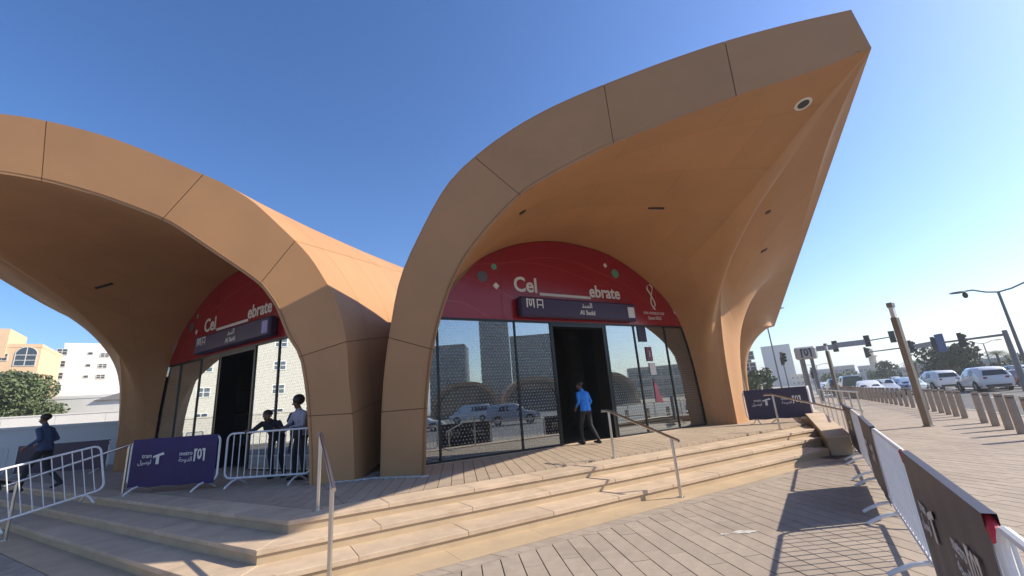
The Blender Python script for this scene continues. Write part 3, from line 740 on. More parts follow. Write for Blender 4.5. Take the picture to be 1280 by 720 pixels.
# ramp wall closing the stair, with its own railing
rw = empty('ramp_wall', (CHK.x, CHK.y, 0), 0, 'low beige stone ramp wall at the right end of the steps', 'wall')
A0, A1 = V((CHK.x, CHK.y, 0))+SM*.02, V((CHK.x, CHK.y, 0))+SM*.44
prof = [(0.0, 0.0, .36), (3.6, .0, .62), (12.0, 0, .62)]
mb = MB()
vs = []
for t_, _, h_ in prof: vs += [A0+SB*t_-UP*.02, A1+SB*t_-UP*.02, A1+SB*t_+UP*h_, A0+SB*t_+UP*h_]
fs = [(0, 1, 2, 3)] + [(4*k+i, 4*k+(i+1) % 4, 4*k+4+(i+1) % 4, 4*k+4+i) for k in range(2) for i in range(4)] + [(11, 10, 9, 8)]
mb.add(vs, fs); part('wall_body', mb.mesh('wall_body', RISER, bevel=.012), rw)
cp = MB(); vs = []
for t_, _, h_ in prof: vs += [A0+SB*(t_-.02)-SM*.02+UP*h_, A1+SB*(t_-.02)+SM*.02+UP*h_, A1+SB*(t_-.02)+SM*.02+UP*(h_+.05), A0+SB*(t_-.02)-SM*.02+UP*(h_+.05)]
cp.add(vs, fs); part('coping', cp.mesh('coping', STONE), rw)
rr = empty('ramp_railing', tuple(A0+SM*1.15+SB*2.6), 0, 'stainless railing with upright posts beside the ramp wall', 'railing')
for k in range(8):
    p = A0+SM*1.15+SB*(2.6+k*1.15); mb = MB(); mb.tube([p, p+UP*1.23], .021, 10); part('post', mb.mesh('post', STEEL, True), rr)
for h_ in (1.24, .75):
    mb = MB(); p = A0+SM*1.15+UP*h_; mb.tube([p+SB*2.4, p+SB*10.9], .022, 10); part('rail', mb.mesh('rail', STEEL, True), rr)

# ------------------------------------------------------------------ crowd barriers
bar_me = MB().tube([(0, 0, .16), (0, 0, .98)], .0085, 6).mesh('bar', GALV, True)
foot_me = MB()
foot_me.tube([(0, -.30, .012), (0, -.24, .05), (0, -.12, .11), (0, 0, .135), (0, .12, .11), (0, .24, .05), (0, .30, .012)], .019, 8)
foot_me = foot_me.mesh('foot', GALV, True)
def rounded(L, z0, z1, r=.12, n=5):
    pts = []
    for cx_, cz, a0 in ((L/2-r, z1-r, 0), (-L/2+r, z1-r, pi/2), (-L/2+r, z0+r, pi), (L/2-r, z0+r, 1.5*pi)):
        for k in range(n+1): a = a0+pi/2*k/n; pts.append((cx_+r*cos(a), 0, cz+r*sin(a)))
    return pts
def barrier(p0, p1, label, banner=None, side=1, tape=(), hgt=1.0, logos=True, rake=0.0):
    """p0 -> p1 along the base; side: which face (+1 = left of p0->p1) carries the banner"""
    p0, p1 = V(p0), V(p1); d = p1-p0; L = math.hypot(d.x, d.y); c = (p0+p1)/2
    r = empty('crowd_barrier', tuple(c), 0, label, 'barrier', 'steel crowd control barriers')
    r.rotation_euler = (0, -math.atan2(d.z, L), math.atan2(d.y, d.x)); L = d.length-.03
    def ch(name, me, par=r): return part(name, me, par, world=False)
    fm = MB(); fm.tube(rounded(L, .16, hgt), .019, 8, closed=True); ch('frame', fm.mesh('frame', GALV, True))
    n = max(6, int(L/.135))
    for k in range(1, n):
        o = ch('bar', bar_me); o.location = (-L/2+L*k/n, 0, 0)
    for sx in (-1, 1):
        o = ch('foot', foot_me); o.location = (sx*(L/2-.26), 0, 0)
    for sx in tape:
        tm = MB(); q = rounded(L, .16, hgt); q = q[0:6] if sx > 0 else q[6:12]; tm.tube(q[1:5] if sx > 0 else q[1:5], .0235, 8); ch('tape', tm.mesh('tape', TAPE, True))
    if banner:
        bm_ = MB(); N = 22; vs = []; y0 = .024*side
        for i in range(N+1):
            x = -L/2+.035+(L-.07)*i/N; wv = .006*sin(i*1.3)+.004*sin(i*2.9)
            vs += [(x, y0+wv*side*.6, .12+.01*sin(i*.8)), (x, y0+wv*side, .40), (x, y0+wv*side*.5, .72), (x, y0, hgt+.022), (x, -y0, hgt+.022), (x, -y0, hgt-.14)]
        fs = [(6*i+j, 6*i+6+j, 6*i+7+j, 6*i+1+j) for i in range(N) for j in range(5)]
        bm_.add(vs, fs); me = bm_.mesh('banner', banner, True); bo = ch('banner', me)
        if logos:
            ax = V((1, 0, 0)) if side < 0 else V((-1, 0, 0))
            yy = y0 + .012*side; sg = ax.x
            def sym(polys, x, z, k, name):
                m2 = MB()
                for pl in polys: m2.add([V((sg*(x+px*k), yy, z+pz*k)) for px, pz in pl], [tuple(range(len(pl)))])
                ch(name, m2.mesh(name, INK), bo)
            LX = L/2
            def tx(body, size, x, z):
                w_ = text_mesh('lettering', body, size, INK, V((sg*x, yy, z)), ax, UP, None, ext=.001, align='RIGHT', bold=.001)
                w_.parent = bo
            tx('tram', .115, -.30*L+.12, .66); tx('\uFEDE\uFEF4\uFEB3\uFEEE\uFEDF', .115, -.30*L+.12, .545)
            sym([[(0,.72),(1,1),(1.1,.78),(.62,.70),(.62,0),(.30,0),(.30,.62),(0,.52)]], -.30*L+.15, .53, .22, 'tram_symbol')
            tx('metro', .115, .19*L+.06, .66); tx('\uFE94\uFEA3\uFEED\uFEAA\uFEDF\uFE8D', .115, .19*L+.06, .545)
            sym(METRO, .19*L+.09, .53, .24, 'metro_symbol')
    return r
# left group on the platform
barrier((-9.05, 7.55, .12), (-8.28, 9.02, .45), 'white barrier slanting down over the shaded steps beside the handrail')
barrier((-7.98, 9.10, .45), (-6.02, 8.90, .45), 'barrier with blue and purple tram and metro banner under the left arch', BANB, -1)
barrier((-5.98, 9.02, .45), (-4.15, 8.84, .45), 'white barrier between the purple banner and the twin pier with people behind')
barrier((-17.5, 15.4, .45), (-13.8, 14.9, .45), 'dark bannered barrier behind the walking man at the foot of the left vault', BANP, -1, logos=False)
barrier((-19.8, 15.0, .45), (-17.7, 15.3, .45), 'white barrier beyond the walking man by the white wall')
# right of the right pier
barrier((7.05, 14.18, .45), (8.92, 13.82, .45), 'dark purple bannered barrier standing at the right end of the platform', BANP, -1)
barrier((8.95, 13.9, .45), (10.1, 15.6, .45), 'white barrier turning the corner beside the purple banner at the platform end')
# the long row
pts_row = [(.65, .12), (1.86, 1.94), (3.02, 3.70), (4.19, 5.48), (5.40, 7.26), (6.60, 9.06), (7.74, 10.85)]
ROWL = ['white barrier at the end of the row, hooked to the large dark banner', 'large dark bannered barrier with red tape on its corner beside plain white barriers', 'plain white barrier with red tape on its corner, next to the large dark banner',
        'dark bannered barrier seen edge on between two plain white barriers', 'plain white barrier between two dark bannered barriers in the long row', 'dark bannered barrier ending the row at the ramp wall']
for k in range(6):
    a, b = pts_row[k], pts_row[k+1]
    barrier((a[0], a[1], 0), (b[0], b[1], 0), ROWL[k], BAND_ if k in (1, 3, 5) else None, 1, tape={1: (-1,), 2: (-1,), 4: (-1,)}.get(k, ()), hgt=1.0)

# ------------------------------------------------------------------ bollards and lamp columns
bl = empty('bollard', (0, 0, 0), 0, 'square beige stone bollard in the short run before the gap along the kerb', 'bollard', 'bollards along the kerb')
m_ = MB(); m_.box((-.072, -.072, 0), (.072, .072, .84)); part('shaft', m_.mesh('shaft', TAUPE, bevel=.008), bl, world=False)
m_ = MB(); m_.box((-.064, -.064, .84), (.064, .064, .86)); part('groove', m_.mesh('groove', DKMET), bl, world=False)
m_ = MB(); m_.box((-.072, -.072, .86), (.072, .072, .92)); part('cap', m_.mesh('cap', TAUPE, bevel=.008), bl, world=False)
bpos = [(11.3, 10.15), (11.75, 10.75)][:1] + [(12.07, 11.17), (12.75, 12.06), (13.35, 12.95), (13.95, 13.83), (15.09, 15.55), (15.62, 16.38), (16.18, 17.25), (16.74, 18.12), (17.35, 19.08), (18.0, 20.1)]
p = V((18.0, 20.1)); d = V((cos(RAD(60.5)), sin(RAD(60.5))))
for k in range(30): p = p + d*1.12; bpos.append((p.x, p.y))
for i, (x, y) in enumerate(bpos):
    if i == 0: bl.location = (x, y, 0); bl.rotation_euler.z = RAD(58)
    else: dup(bl, (x, y, 0), RAD(58+random.uniform(-1.5, 1.5)), None if i < 5 else 'square beige stone bollard in the long row beyond the gap along the kerb')
def lamp_column(p, label):
    r = empty('lamp_column', p, RAD(20), label, 'lamp post', 'slender square lamp columns on the pavement')
    m = MB(); m.box((-.085, -.085, 0), (.085, .085, 3.42)); part('column', m.mesh('column', mat_once('column_bronze', (.20, .17, .14), .5, .4), bevel=.01), r, world=False)
    m = MB(); m.box((-.11, -.11, .0), (.11, .11, .03)); m.box((-.09, -.03, 1.9), (-.085, .03, 2.05)); part('base_plate', m.mesh('base_plate', GREYM), r, world=False)
    m = MB(); m.box((-.06, -.06, 3.42), (.06, .06, 3.76)); part('lantern', m.mesh('lantern', LANT), r, world=False)
    m = MB(); m.box((-.085, -.085, 3.76), (.085, .085, 3.92)); part('cap', m.mesh('cap', GREYM, bevel=.01), r, world=False)
lamp_column((12.47, 14.07, 0), 'slender square lamp column with glass lantern beside the near bollards')
lamp_column((20.06, 28.22, 0), 'slender square lamp column farther along the pavement beyond the ramp railing')

# ------------------------------------------------------------------ people
def person(loc, rz, J, cols, label, scale=1.0, hair=(.094, .106, .080), z=.45, lean=0.0):
    """J: joints in metres, x right, y forward; cols: shirt, trousers materials"""
    r = empty('person', (loc[0], loc[1], z), rz, label, 'person'); r.scale = (scale,)*3
    shirt, trous = cols; segs = []
    def cap(a, b, ra, rb, k): segs.append((V(a), V(b), ra, rb, k))
    pel, chest, neck, head = V(J['pelvis']), V(J['chest']), V(J['neck']), V(J['head'])
    cap(pel+V((0, 0, -.02)), pel.lerp(chest, .45), .125, .115, 1); cap(pel.lerp(chest, .35), chest, .125, .135, 0); cap(chest, neck, .12, .055, 0)
    for sx in (-1, 1):
        cap(pel+V((sx*.07, 0, 0)), pel.lerp(chest, .5)+V((sx*.06, 0, 0)), .10, .095, 1 if False else 0)
        cap(chest+V((sx*.07, 0, -.03)), chest.lerp(neck, .45)+V((sx*.08, 0, 0)), .105, .075, 0)
    cap(neck, head+V((0, 0, -.06)), .052, .05, 2)
    fd = V(J.get('look', (0, 1, 0))).normalized(); side_ = V((fd.y, -fd.x, 0)).normalized()
    cap(head+V((0, 0, .035))-fd*.012, head-V((0, 0, .045))+fd*.02, .088, .062, 2); cap(head-V((0, 0, .015))+fd*.088, head-V((0, 0, .035))+fd*.102, .012, .016, 2)
    for sx in (-1, 1): cap(head+side_*sx*.082+V((0, 0, .01)), head+side_*sx*.088-V((0, 0, .03)), .014, .01, 2)
    for s_, sx in (('L', -1), ('R', 1)):
        sh = chest.lerp(neck, .5)+V((sx*.175, 0, 0)); sh.z = chest.z + (neck.z-chest.z)*.42
        sh = V(J.get('sh'+s_, sh)); el, wr = V(J['el'+s_]), V(J['wr'+s_])
        cap(sh, el, .058, .045, 0); cap(el, el.lerp(wr, .85), .045, .033, 0 if J.get('long', True) else 2); cap(el.lerp(wr, .8), wr, .03, .026, 2)
        hd = (wr-el).normalized(); lat = hd.cross(V((1, 0, 0)) if abs(hd.x) < .8 else V((0, 1, 0))).normalized()
        cap(wr, wr+hd*.075, .03, .036, 2)
        for q in range(4):
            b = wr+hd*.085+lat*(q-1.5)*.021; ln = (.07, .08, .075, .06)[q]; cap(b, b+hd*ln*.55, .0105, .010, 2); cap(b+hd*ln*.55, b+hd*ln*.9-V((0, 0, .018)), .010, .009, 2)
        cap(wr+hd*.03+lat*.03, wr+hd*.075+lat*.062, .013, .010, 2)
        hp = pel+V((sx*.09, 0, -.03)); kn, an = V(J['kn'+s_]), V(J['an'+s_]); cap(hp, kn, .088, .060, 1); cap(kn, an, .058, .045, 1)
        td = V(J.get('toe'+s_, (0, 1, 0))).normalized(); f0 = V((an.x, an.y, an.z-.05))
        cap(f0-td*.05, f0+td*.06, .042, .042, 3); cap(f0+td*.06, f0+td*.16, .04, .03, 3)
    mb = MB()
    for a, b, ra, rb, k in segs:
        d = b-a
        if d.length < .004: b = a+V((0, 0, .004)); d = b-a
        mb.tube([a, b], ra, 10, r2=rb); mb.ell(a, (ra,)*3, 10, 6); mb.ell(b, (rb,)*3, 10, 6)
    me = mb.mesh('tmp'); o = bpy.data.objects.new('tmp', me); COL.objects.link(o)
    md = o.modifiers.new('r', 'REMESH'); md.mode = 'VOXEL'; md.voxel_size = .0105
    sm = o.modifiers.new('s', 'SMOOTH'); sm.factor = .5; sm.iterations = 3
    dg = bpy.context.evaluated_depsgraph_get(); m2 = bpy.data.meshes.new_from_object(o.evaluated_get(dg)); bpy.data.objects.remove(o)
    m2.name = 'body'; m2.materials.clear()
    for m in (shirt, trous, SKIN, SHOE): m2.materials.append(m)
    hem = pel.z - .06
    for p in m2.polygons:
        c = p.center; best = 9; bk = 0
        for a, b, ra, rb, k in segs:
            d = b-a; t = max(0, min(1, (c-a).dot(d)/max(1e-9, d.dot(d)))); q = (c-(a+d*t)).length-(ra+(rb-ra)*t)
            if q < best: best = q; bk = k
        if bk == 1 and c.z > hem and abs(c.x-pel.x) < .24: bk = 0
        p.material_index = bk
    m2.shade_smooth()
    part('body', m2, r, world=False)
    hm = MB(); hm.ell(head+V((0, 0, .045))-fd*.026, hair, 16, 10)
    part('hair', hm.mesh('hair', HAIR, True), r, world=False)
    em = MB()
    for sx in (-1, 1): em.ell(head+fd*.083+side_*sx*.032+V((0, 0, .004)), (.010, .010, .007), 8, 6)
    part('eyes', em.mesh('eyes', HAIR, True), r, world=False)
    return r
stand = dict(pelvis=(0, 0, .95), chest=(0, .01, 1.27), neck=(0, .02, 1.47), head=(0, .04, 1.60))
# man in the doorway: stepping in, head bowed, seen from behind
person((1.72, 11.94), RAD(38), dict(pelvis=(0, 0, .93), chest=(0, .04, 1.25), neck=(0, .09, 1.44), head=(0, .16, 1.555), look=(0, 1, -.35), elL=(-.22, .02, 1.12), wrL=(-.16, .20, .98), elR=(.23, .0, 1.10), wrR=(.20, .16, .92),
    knL=(-.09, .16, .50), anL=(-.10, .14, .09), knR=(.10, -.02, .49), anR=(.12, -.24, .10)), (cloth('blue_jacket', (.03, .24, .78)), cloth('black_trousers', (.018, .018, .022))), 'person in a bright blue jacket and black trousers stepping into the open doorway', .97)
# walking man on the left
person((-11.75, 10.95), RAD(100), dict(pelvis=(0, 0, .93), chest=(0, .06, 1.25), neck=(0, .10, 1.44), head=(0, .14, 1.57), look=(0, 1, -.1), elL=(-.25, -.04, 1.12), wrL=(-.22, .20, .98), elR=(.25, -.02, 1.11), wrR=(.20, .24, 1.02),
    knL=(-.09, .22, .50), anL=(-.09, .30, .10), knR=(.09, -.02, .50), anR=(.09, -.34, .16), toeR=(0, .9, -.4)), (cloth('navy_shirt', (.045, .075, .16)), cloth('navy_trousers', (.02, .02, .026))), 'person in a blue shirt and dark trousers walking away past the white wall', 1.06)
# two people leaning on the barrier under the left arch
person((-4.62, 9.34), RAD(150), dict(pelvis=(0, 0, .94), chest=(0, .05, 1.25), neck=(0, .10, 1.43), head=(0, .14, 1.57), look=(.3, 1, -.15), elL=(-.26, .16, 1.10), wrL=(-.05, .34, 1.04), elR=(.27, .14, 1.10), wrR=(.08, .36, 1.06),
    knL=(-.10, .04, .50), anL=(-.11, -.02, .09), knR=(.10, .08, .50), anR=(.10, .05, .09)), (cloth('pale_shirt', (.40, .38, .46)), cloth('dark_trousers', (.015, .015, .018))), 'person with thick black hair and pale shirt leaning on the barrier by the pier', .98, hair=(.118, .125, .118))
person((-5.35, 9.62), RAD(185), dict(pelvis=(0, -.12, .92), chest=(0, .16, 1.12), neck=(0, .30, 1.24), head=(0, .40, 1.33), look=(0, 1, -.1), elL=(-.34, .38, 1.00), wrL=(-.30, .56, 1.03), elR=(.34, .38, 1.00), wrR=(.30, .56, 1.03),
    knL=(-.11, -.10, .49), anL=(-.12, -.30, .09), knR=(.11, -.10, .49), anR=(.12, -.26, .09)), (cloth('black_shirt', (.02, .022, .03)), cloth('black_jeans', (.016, .016, .02))), 'person in dark clothes bent forward with both arms spread on the barrier', .98)
bag = empty('shoulder_bag', (-4.62, 9.02, 1.02), 0, 'small dark round bag hanging on the barrier below the pale shirted person', 'bag')
m_ = MB(); m_.ell((-4.62, 9.10, 1.36), (.13, .06, .11), 16, 10); part('pouch', m_.mesh('pouch', mat_once('bag_cloth', (.035, .032, .03), .8), True), bag)
m_ = MB(); m_.tube([(-4.72, 9.06, 1.42), (-4.68, 8.99, 1.475), (-4.62, 8.975, 1.49), (-4.56, 8.99, 1.475), (-4.52, 9.06, 1.42)], .01, 6); part('strap', m_.mesh('strap', DKMET, True), bag)

# ------------------------------------------------------------------ vegetation
def leaf_cloud(name, blobs, nleaf, size, m, parent, seed=0):
    rnd = random.Random(seed); mb = []; fs = []
    for c, rad in blobs:
        k = max(8, int(nleaf*rad[0]*rad[1]))
        for _ in range(k):
            while True:
                q = V((rnd.uniform(-1, 1), rnd.uniform(-1, 1), rnd.uniform(-1, 1)))
                if .25 < q.length < 1: break
            p = V(c) + V((q.x*rad[0], q.y*rad[1], q.z*rad[2])); n = (q*.7+V((rnd.gauss(0, .6), rnd.gauss(0, .6), rnd.gauss(.3, .6)))).normalized()
            e = n.orthogonal().normalized(); e.rotate(__import__('mathutils').Quaternion(n, rnd.uniform(0, 6.28))); f = n.cross(e); s_ = size*rnd.uniform(.6, 1.35); i = len(mb)
            mb += [p+e*s_, p+f*s_*.5+n*s_*.12, p-e*s_*.9, p-f*s_*.5+n*s_*.1]; fs.append((i, i+1, i+2, i+3))
    return part(name, new_mesh(name, mb, fs, m), parent, world=False)
def tree(loc, h, w, label, leaf=0, seed=1, group='trees around the junction', nleaf=160, size=.22, trunk=.3, flat=1.0):
    rnd = random.Random(seed); r = empty('tree', loc, rnd.uniform(0, 6), label, 'tree', group)
    tz = h*trunk; mb = MB(); mb.tube([(0, 0, -.1), (.05*h*.2, 0, tz*.5), (0, .03*h, tz), (.05*h, .02*h, h*.62)], .035*h, 8, r2=.012*h)
    blobs = []
    for k in range(9):
        a = rnd.uniform(0, 6.28); rr = w*.5*rnd.uniform(.25, .72); z = tz+(h-tz)*rnd.uniform(.15, .85); R_ = w*rnd.uniform(.17, .30)
        c = V((rr*cos(a), rr*sin(a), z)); blobs.append((c, (R_, R_, R_*.75*flat))); mb.tube([(0, .02*h, tz*.9), c*.55+V((0, 0, tz*.4)), c], .013*h, 6, r2=.004*h)
    blobs.append((V((0, 0, h-w*.2)), (w*.22, w*.22, w*.2*flat)))
    part('trunk', mb.mesh('trunk', BARK, True), r, world=False)
    leaf_cloud('crown', blobs, nleaf, size, LEAFS[leaf], r, seed); return r
def palm(loc, h, label, seed=1):
    rnd = random.Random(seed); r = empty('palm_tree', loc, 0, label, 'palm tree', 'palms around the junction')
    mb = MB(); mb.tube([(0, 0, -.1), (.05, 0, h*.4), (.12, .05, h*.8), (.15, .08, h)], .17, 8, r2=.12); part('trunk', mb.mesh('trunk', BARK, True), r, world=False)
    vs = []; fs = []
    for k in range(26):
        a = k*2.399; el = rnd.uniform(-.2, 1.1); L = rnd.uniform(1.6, 2.3); q = []
        for i in range(9):
            t = i/8; q.append(V((.15, .08, h)) + V((cos(a)*L*t*cos(el*(1-t)), sin(a)*L*t*cos(el*(1-t)), L*(sin(el)*t-.85*t*t))))
        for i in range(1, 9):
            d = (q[i]-q[i-1]).normalized(); sd_ = d.cross(UP).normalized()
            for sg in (-1, 1):
                for j in range(2):
                    p = q[i-1].lerp(q[i], j*.5); w_ = .42*sin(pi*min(1, (i+.5)/9))+.06; tipp = p+sd_*sg*w_+d*.18-UP*.12; n = len(vs); vs += [p, p+d*.07, tipp]; fs.append((n, n+1, n+2))
    part('crown', new_mesh('crown', vs, fs, LEAFS[1]), r, world=False); return r

# ------------------------------------------------------------------ buildings
win_cache = {}
def win_mesh(w, h, arched=False):
    k = (round(w, 2), round(h, 2), arched)
    if k in win_cache: return win_cache[k]
    t = min(.12, w*.08); f = MB(); f.box((-w/2, -.06, -h/2), (-w/2+t, .05, h/2)); f.box((w/2-t, -.06, -h/2), (w/2, .05, h/2)); f.box((-w/2+t, -.06, -h/2), (w/2-t, .05, -h/2+t)); f.box((-w/2+t, -.06, h/2-t), (w/2-t, .05, h/2))
    if w > 1.0: f.box((-t/2, -.05, -h/2+t), (t/2, .04, h/2-t)); f.box((-w/2+t, -.045, -.02), (-t/2, .035, .08)); f.box((t/2, -.045, -.02), (w/2-t, .035, .08))
    if arched:
        pts = [V((w/2*cos(pi*i/12), 0, h/2+w/2*sin(pi*i/12))) for i in range(13)]; f.tube(pts, t*.6, 6)
        f.box((-t/2, -.05, h/2), (t/2, .04, h/2+w/2))
    g = MB(); g.box((-w/2+t, -.02, -h/2+t), (w/2-t, .02, h/2-t))
    if arched: g.prism([V((p.x*.97, -.02, p.z)) for p in pts]+[], (0, .04, 0))
    win_cache[k] = (f.mesh('window', FRAMEW), g.mesh('pane', WPANE)); return win_cache[k]
def add_win(b, x, z, w, h, arched=False, y=0.0, rz=0.0, frame=None):
    f, g = win_mesh(w, h, arched); o = part('window', f, b, world=False); o.location = (x, y, z); o.rotation_euler.z = rz
    q = part('pane', g, o, world=False); return o
def building(p, ang, W, D, H, m, label, cat='building', group=None, parapet=.6, name='building'):
    """p: left front corner at ground, facade runs along ang, depth behind it"""
    b = empty(name, (p[0], p[1], p[2] if len(p) > 2 else -.2), ang, label, cat, group)
    k = MB(); k.box((0, 0, 0), (W, D, H)); part('wall', k.mesh('wall', m), b, world=False)
    if parapet:
        k = MB(); t = .25
        k.box((-.05, -.05, H), (W+.05, t, H+parapet)); k.box((-.05, D-t, H), (W+.05, D+.05, H+parapet)); k.box((-.05, t, H), (t, D-t, H+parapet)); k.box((W-t, t, H), (W+.05, D-t, H+parapet))
        part('parapet', k.mesh('parapet', m), b, world=False)
    return b
def on_facade(px, py, p, ang):
    """pixel -> (x, z) on a facade plane"""
    n = V((-sin(ang), cos(ang), 0)); q = onplane(px, py, V((p[0], p[1], 0)), n); return (q-V((p[0], p[1], 0))).dot(V((cos(ang), sin(ang), 0))), q.z
# white apartment block seen past the left pier
ang = RAD(38); pc = far(57, 130); pw = pc
H_ = zat(57, 429, 130)
wb = building(pc, ang, 44, 16, H_-.6+.2, WHITEW, 'white apartment block with columns of small windows behind the white wall')
for px, py, w, h in ((77.5, 441, 1.7, 1.35), (74.5, 456, 1.7, 1.35), (71.5, 471, 1.7, 1.35), (69, 486, 1.7, 1.35), (113, 443, .8, .6), (110, 458, .8, .6), (107, 472, .8, .6), (131, 445, 1.5, 1.0), (128, 458.5, 1.5, 1.0), (125.5, 472, 1.5, 1.0)):
    x, z = on_facade(px, py, pc, ang); add_win(wb, x, z+.2, w, h, y=-.03)
for k in range(9):
    m_ = MB(); m_.box((0, 0, 0), (1.0, .9, 1.1)); m_.box((.1, -.02, .15), (.9, 0, .95)); o = part('rooftop_unit', m_.mesh('rooftop_unit', GREYR), wb, world=False); o.location = (8+k*1.35, .9, H_+.0)
# cream building with arched window
pc2 = far(-70, 115); ang2 = RAD(36)
W2 = 0
n_ = V((-sin(ang2), cos(ang2), 0)); e_ = onplane(47, 460, V((pc2.x, pc2.y, 0)), n_); W2 = (V((e_.x, e_.y, 0))-V((pc2.x, pc2.y, 0))).length
x_, zt = on_facade(30, 432, pc2, ang2)
cb = building(pc2, ang2, W2, 14, zt-.3, CREAM, 'cream rendered building with an arched window above a square one')
for px, py, w, h, ar in ((31, 452, 2.7, 2.0, True), (26, 473, 2.8, 1.9, False), (2, 448, 1.4, 1.3, False), (-1, 473, 1.4, 1.3, False), (-25, 450, 2.2, 1.8, False), (-28, 478, 2.2, 1.8, False)):
    x, z = on_facade(px, py, pc2, ang2); add_win(cb, x, z+.2, w, h, ar, y=-.03)
xg, zg = on_facade(0, 411, pc2, ang2); x2g, _ = on_facade(12, 420, pc2, ang2)
m_ = MB(); m_.box((0, -.3, zt-2.2), (x2g, 9, zg)); part('attic', m_.mesh('attic', CREAM), cb, world=False)
# white garden wall, villa, lean-to sheet
pwall = far(-40, 72); aw = RAD(26)
def strip_wall(name, p, ang, W, H, T, m, label, cat='wall'):
    b = empty(name, (p[0], p[1], -.2), ang, label, cat); k = MB(); k.box((0, 0, 0), (W, T, H)); part('wall_face', k.mesh('wall_face', m), b, world=False)
    k = MB(); k.box((-.04, -.05, H), (W+.04, T+.05, H+.12)); part('coping', k.mesh('coping', m), b, world=False); return b
_, zw = on_facade(70, 519, pwall, aw); gw = strip_wall('garden_wall', pwall, aw, 52, zw+.2, .3, WHITEW, 'long plain white boundary wall behind the walking man')
for k in range(6):
    m_ = MB(); m_.box((-.012, -.006, .1), (.012, .0, zw+.1)); o = part('wall_joint', m_.mesh('wall_joint', GREYR), gw, world=False); o.location = (2+k*4.2, 0, 0)
pv1 = far(20, 86); av = RAD(24); _, zv = on_facade(60, 500, pv1, av); v1 = building(pv1, av, 40, 14, zv, WHITEW, 'low white villa with parapet between the boundary wall and the apartment block', parapet=.4)
m_ = MB(); m_.prism([(7, -.3, zv-.4), (18, -.3, zv-.4), (18, -.3, zv+3.2)], (0, 5.0, 0)); part('roof_sheet', m_.mesh('roof_sheet', TARP), v1, world=False)
m_ = MB(); m_.box((18, .2, 0), (39.8, 13, zv+3.3)); part('upper_wall', m_.mesh('upper_wall', WHITEW), v1, world=False)
m_ = MB(); m_.box((-20, -3.2, 0), (28, -2.9, zv-2.2)); part('beige_wall', m_.mesh('beige_wall', BEIGE), v1, world=False)
tree(far(12, 80, -.2), 9.4, 9.5, 'leafy green tree beside the cream building behind the white wall', 2, 5, nleaf=210, size=.25, trunk=.4)
tree(far(-45, 84, -.2), 9.0, 8.0, 'leafy green tree farther along the white wall', 1, 15, nleaf=300, size=.18, trunk=.4)

pn = far(-60, 33); an_ = RAD(34); _, zn = on_facade(70, 534, pn, an_)
strip_wall('hoarding', pn, an_, 24, zn+.2, .2, WHITEW, 'low white hoarding in shade behind the walking man', 'hoarding')
# seen in the left glass: apartments across the side street
lb = building((-72, -4, -.2), RAD(90), 46, 12, 17, mat_once('pale_render', (.46, .42, .36), .85), 'long white apartment block with rows of windows facing the left glass front')
for i in range(9):
    for k in range(4): add_win(lb, 3+i*4.9, 3.2+k*3.7, 1.8, 1.5, y=-.03)
strip_wall('garden_wall', (-38, 34, 0), RAD(-90), 44, 2.6, .3, MATS['pale_render'], 'white boundary wall across the side street facing the left glass front')

# across the road, seen in the right glass: office blocks and the twin station canopy
SLATE = mat('slate_cladding', (.10, .12, .14), .5, var=.08)
def office(p, ang, W, D, H, m, label, nx, nz, wm=BLUEG):
    p = (p[0]+cos(ang)*W, p[1]+sin(ang)*W, p[2]); b = building(p, ang+pi, W, D, H, m, label, parapet=.8); k = MB(); k.box((-W/nx*.42, -.06, -H/nz*.36), (W/nx*.42, .03, H/nz*.36)); gm = k.mesh('window_band', wm)
    for i in range(nx):
        for j in range(nz): o = part('window_band', gm, b, world=False); o.location = (W/nx*(i+.5), 0, H/nz*(j+.5))
    return b
office((116, -84, -.2), RAD(63), 13, 14, 24, SLATE, 'grey office block left of the slim tower across the road', 4, 6)
office((127.5, -69, -.2), RAD(63), 11, 12, 34.5, SLATE, 'slim grey office tower across the road', 3, 9)
office((133, -59, -.2), RAD(63), 34, 16, 26, SLATE, 'wide blue glass office block right of the slim tower across the road', 10, 7)
office((175, -26, -.2), RAD(75), 40, 14, 12, BEIGE, 'low beige block beyond the wide glass office across the road', 9, 3)
cn = empty('shell_canopy', (58+42*cos(RAD(58)), -38+42*sin(RAD(58)), -.2), RAD(238), 'sand coloured shell canopy of the opposite station entrance across the road', 'canopy')
for k in range(3):
    W = 14.0; x0 = k*W; rimo, rimi = [], []
    for i in range(25):
        t = i/24; e = (1-abs(2*t-1)**2.6)**.5
        rimo.append(V((x0+W*t, 0, .2+6.6*e))); rimi.append(V((x0+.7+(W-1.4)*t, .3, .2+5.9*e)))
    g = MB(); n = 25; g.add(rimo+rimi, [(i, i+1, n+i+1, n+i) for i in range(24)]); part('rim', g.mesh('rim', SHELL, True), cn, world=False)
    g = MB(); g.add(rimo+[p+V((0, 13, .4)) for p in rimo], [(i, i+1, n+i+1, n+i) for i in range(24)]); part('roof', g.mesh('roof', SHELL, True), cn, world=False)
    g = MB(); g.add(rimi+[p+V((0, 5, -.5)) for p in rimi], [(i, i+1, n+i+1, n+i) for i in range(24)]); part('vault', g.mesh('vault', SHELL, True), cn, world=False)
    g = MB(); g.add([p+V((0, 5, -.5)) for p in rimi], [tuple(range(24, -1, -1))]); part('glazing', g.mesh('glazing', BLUEG), cn, world=False)

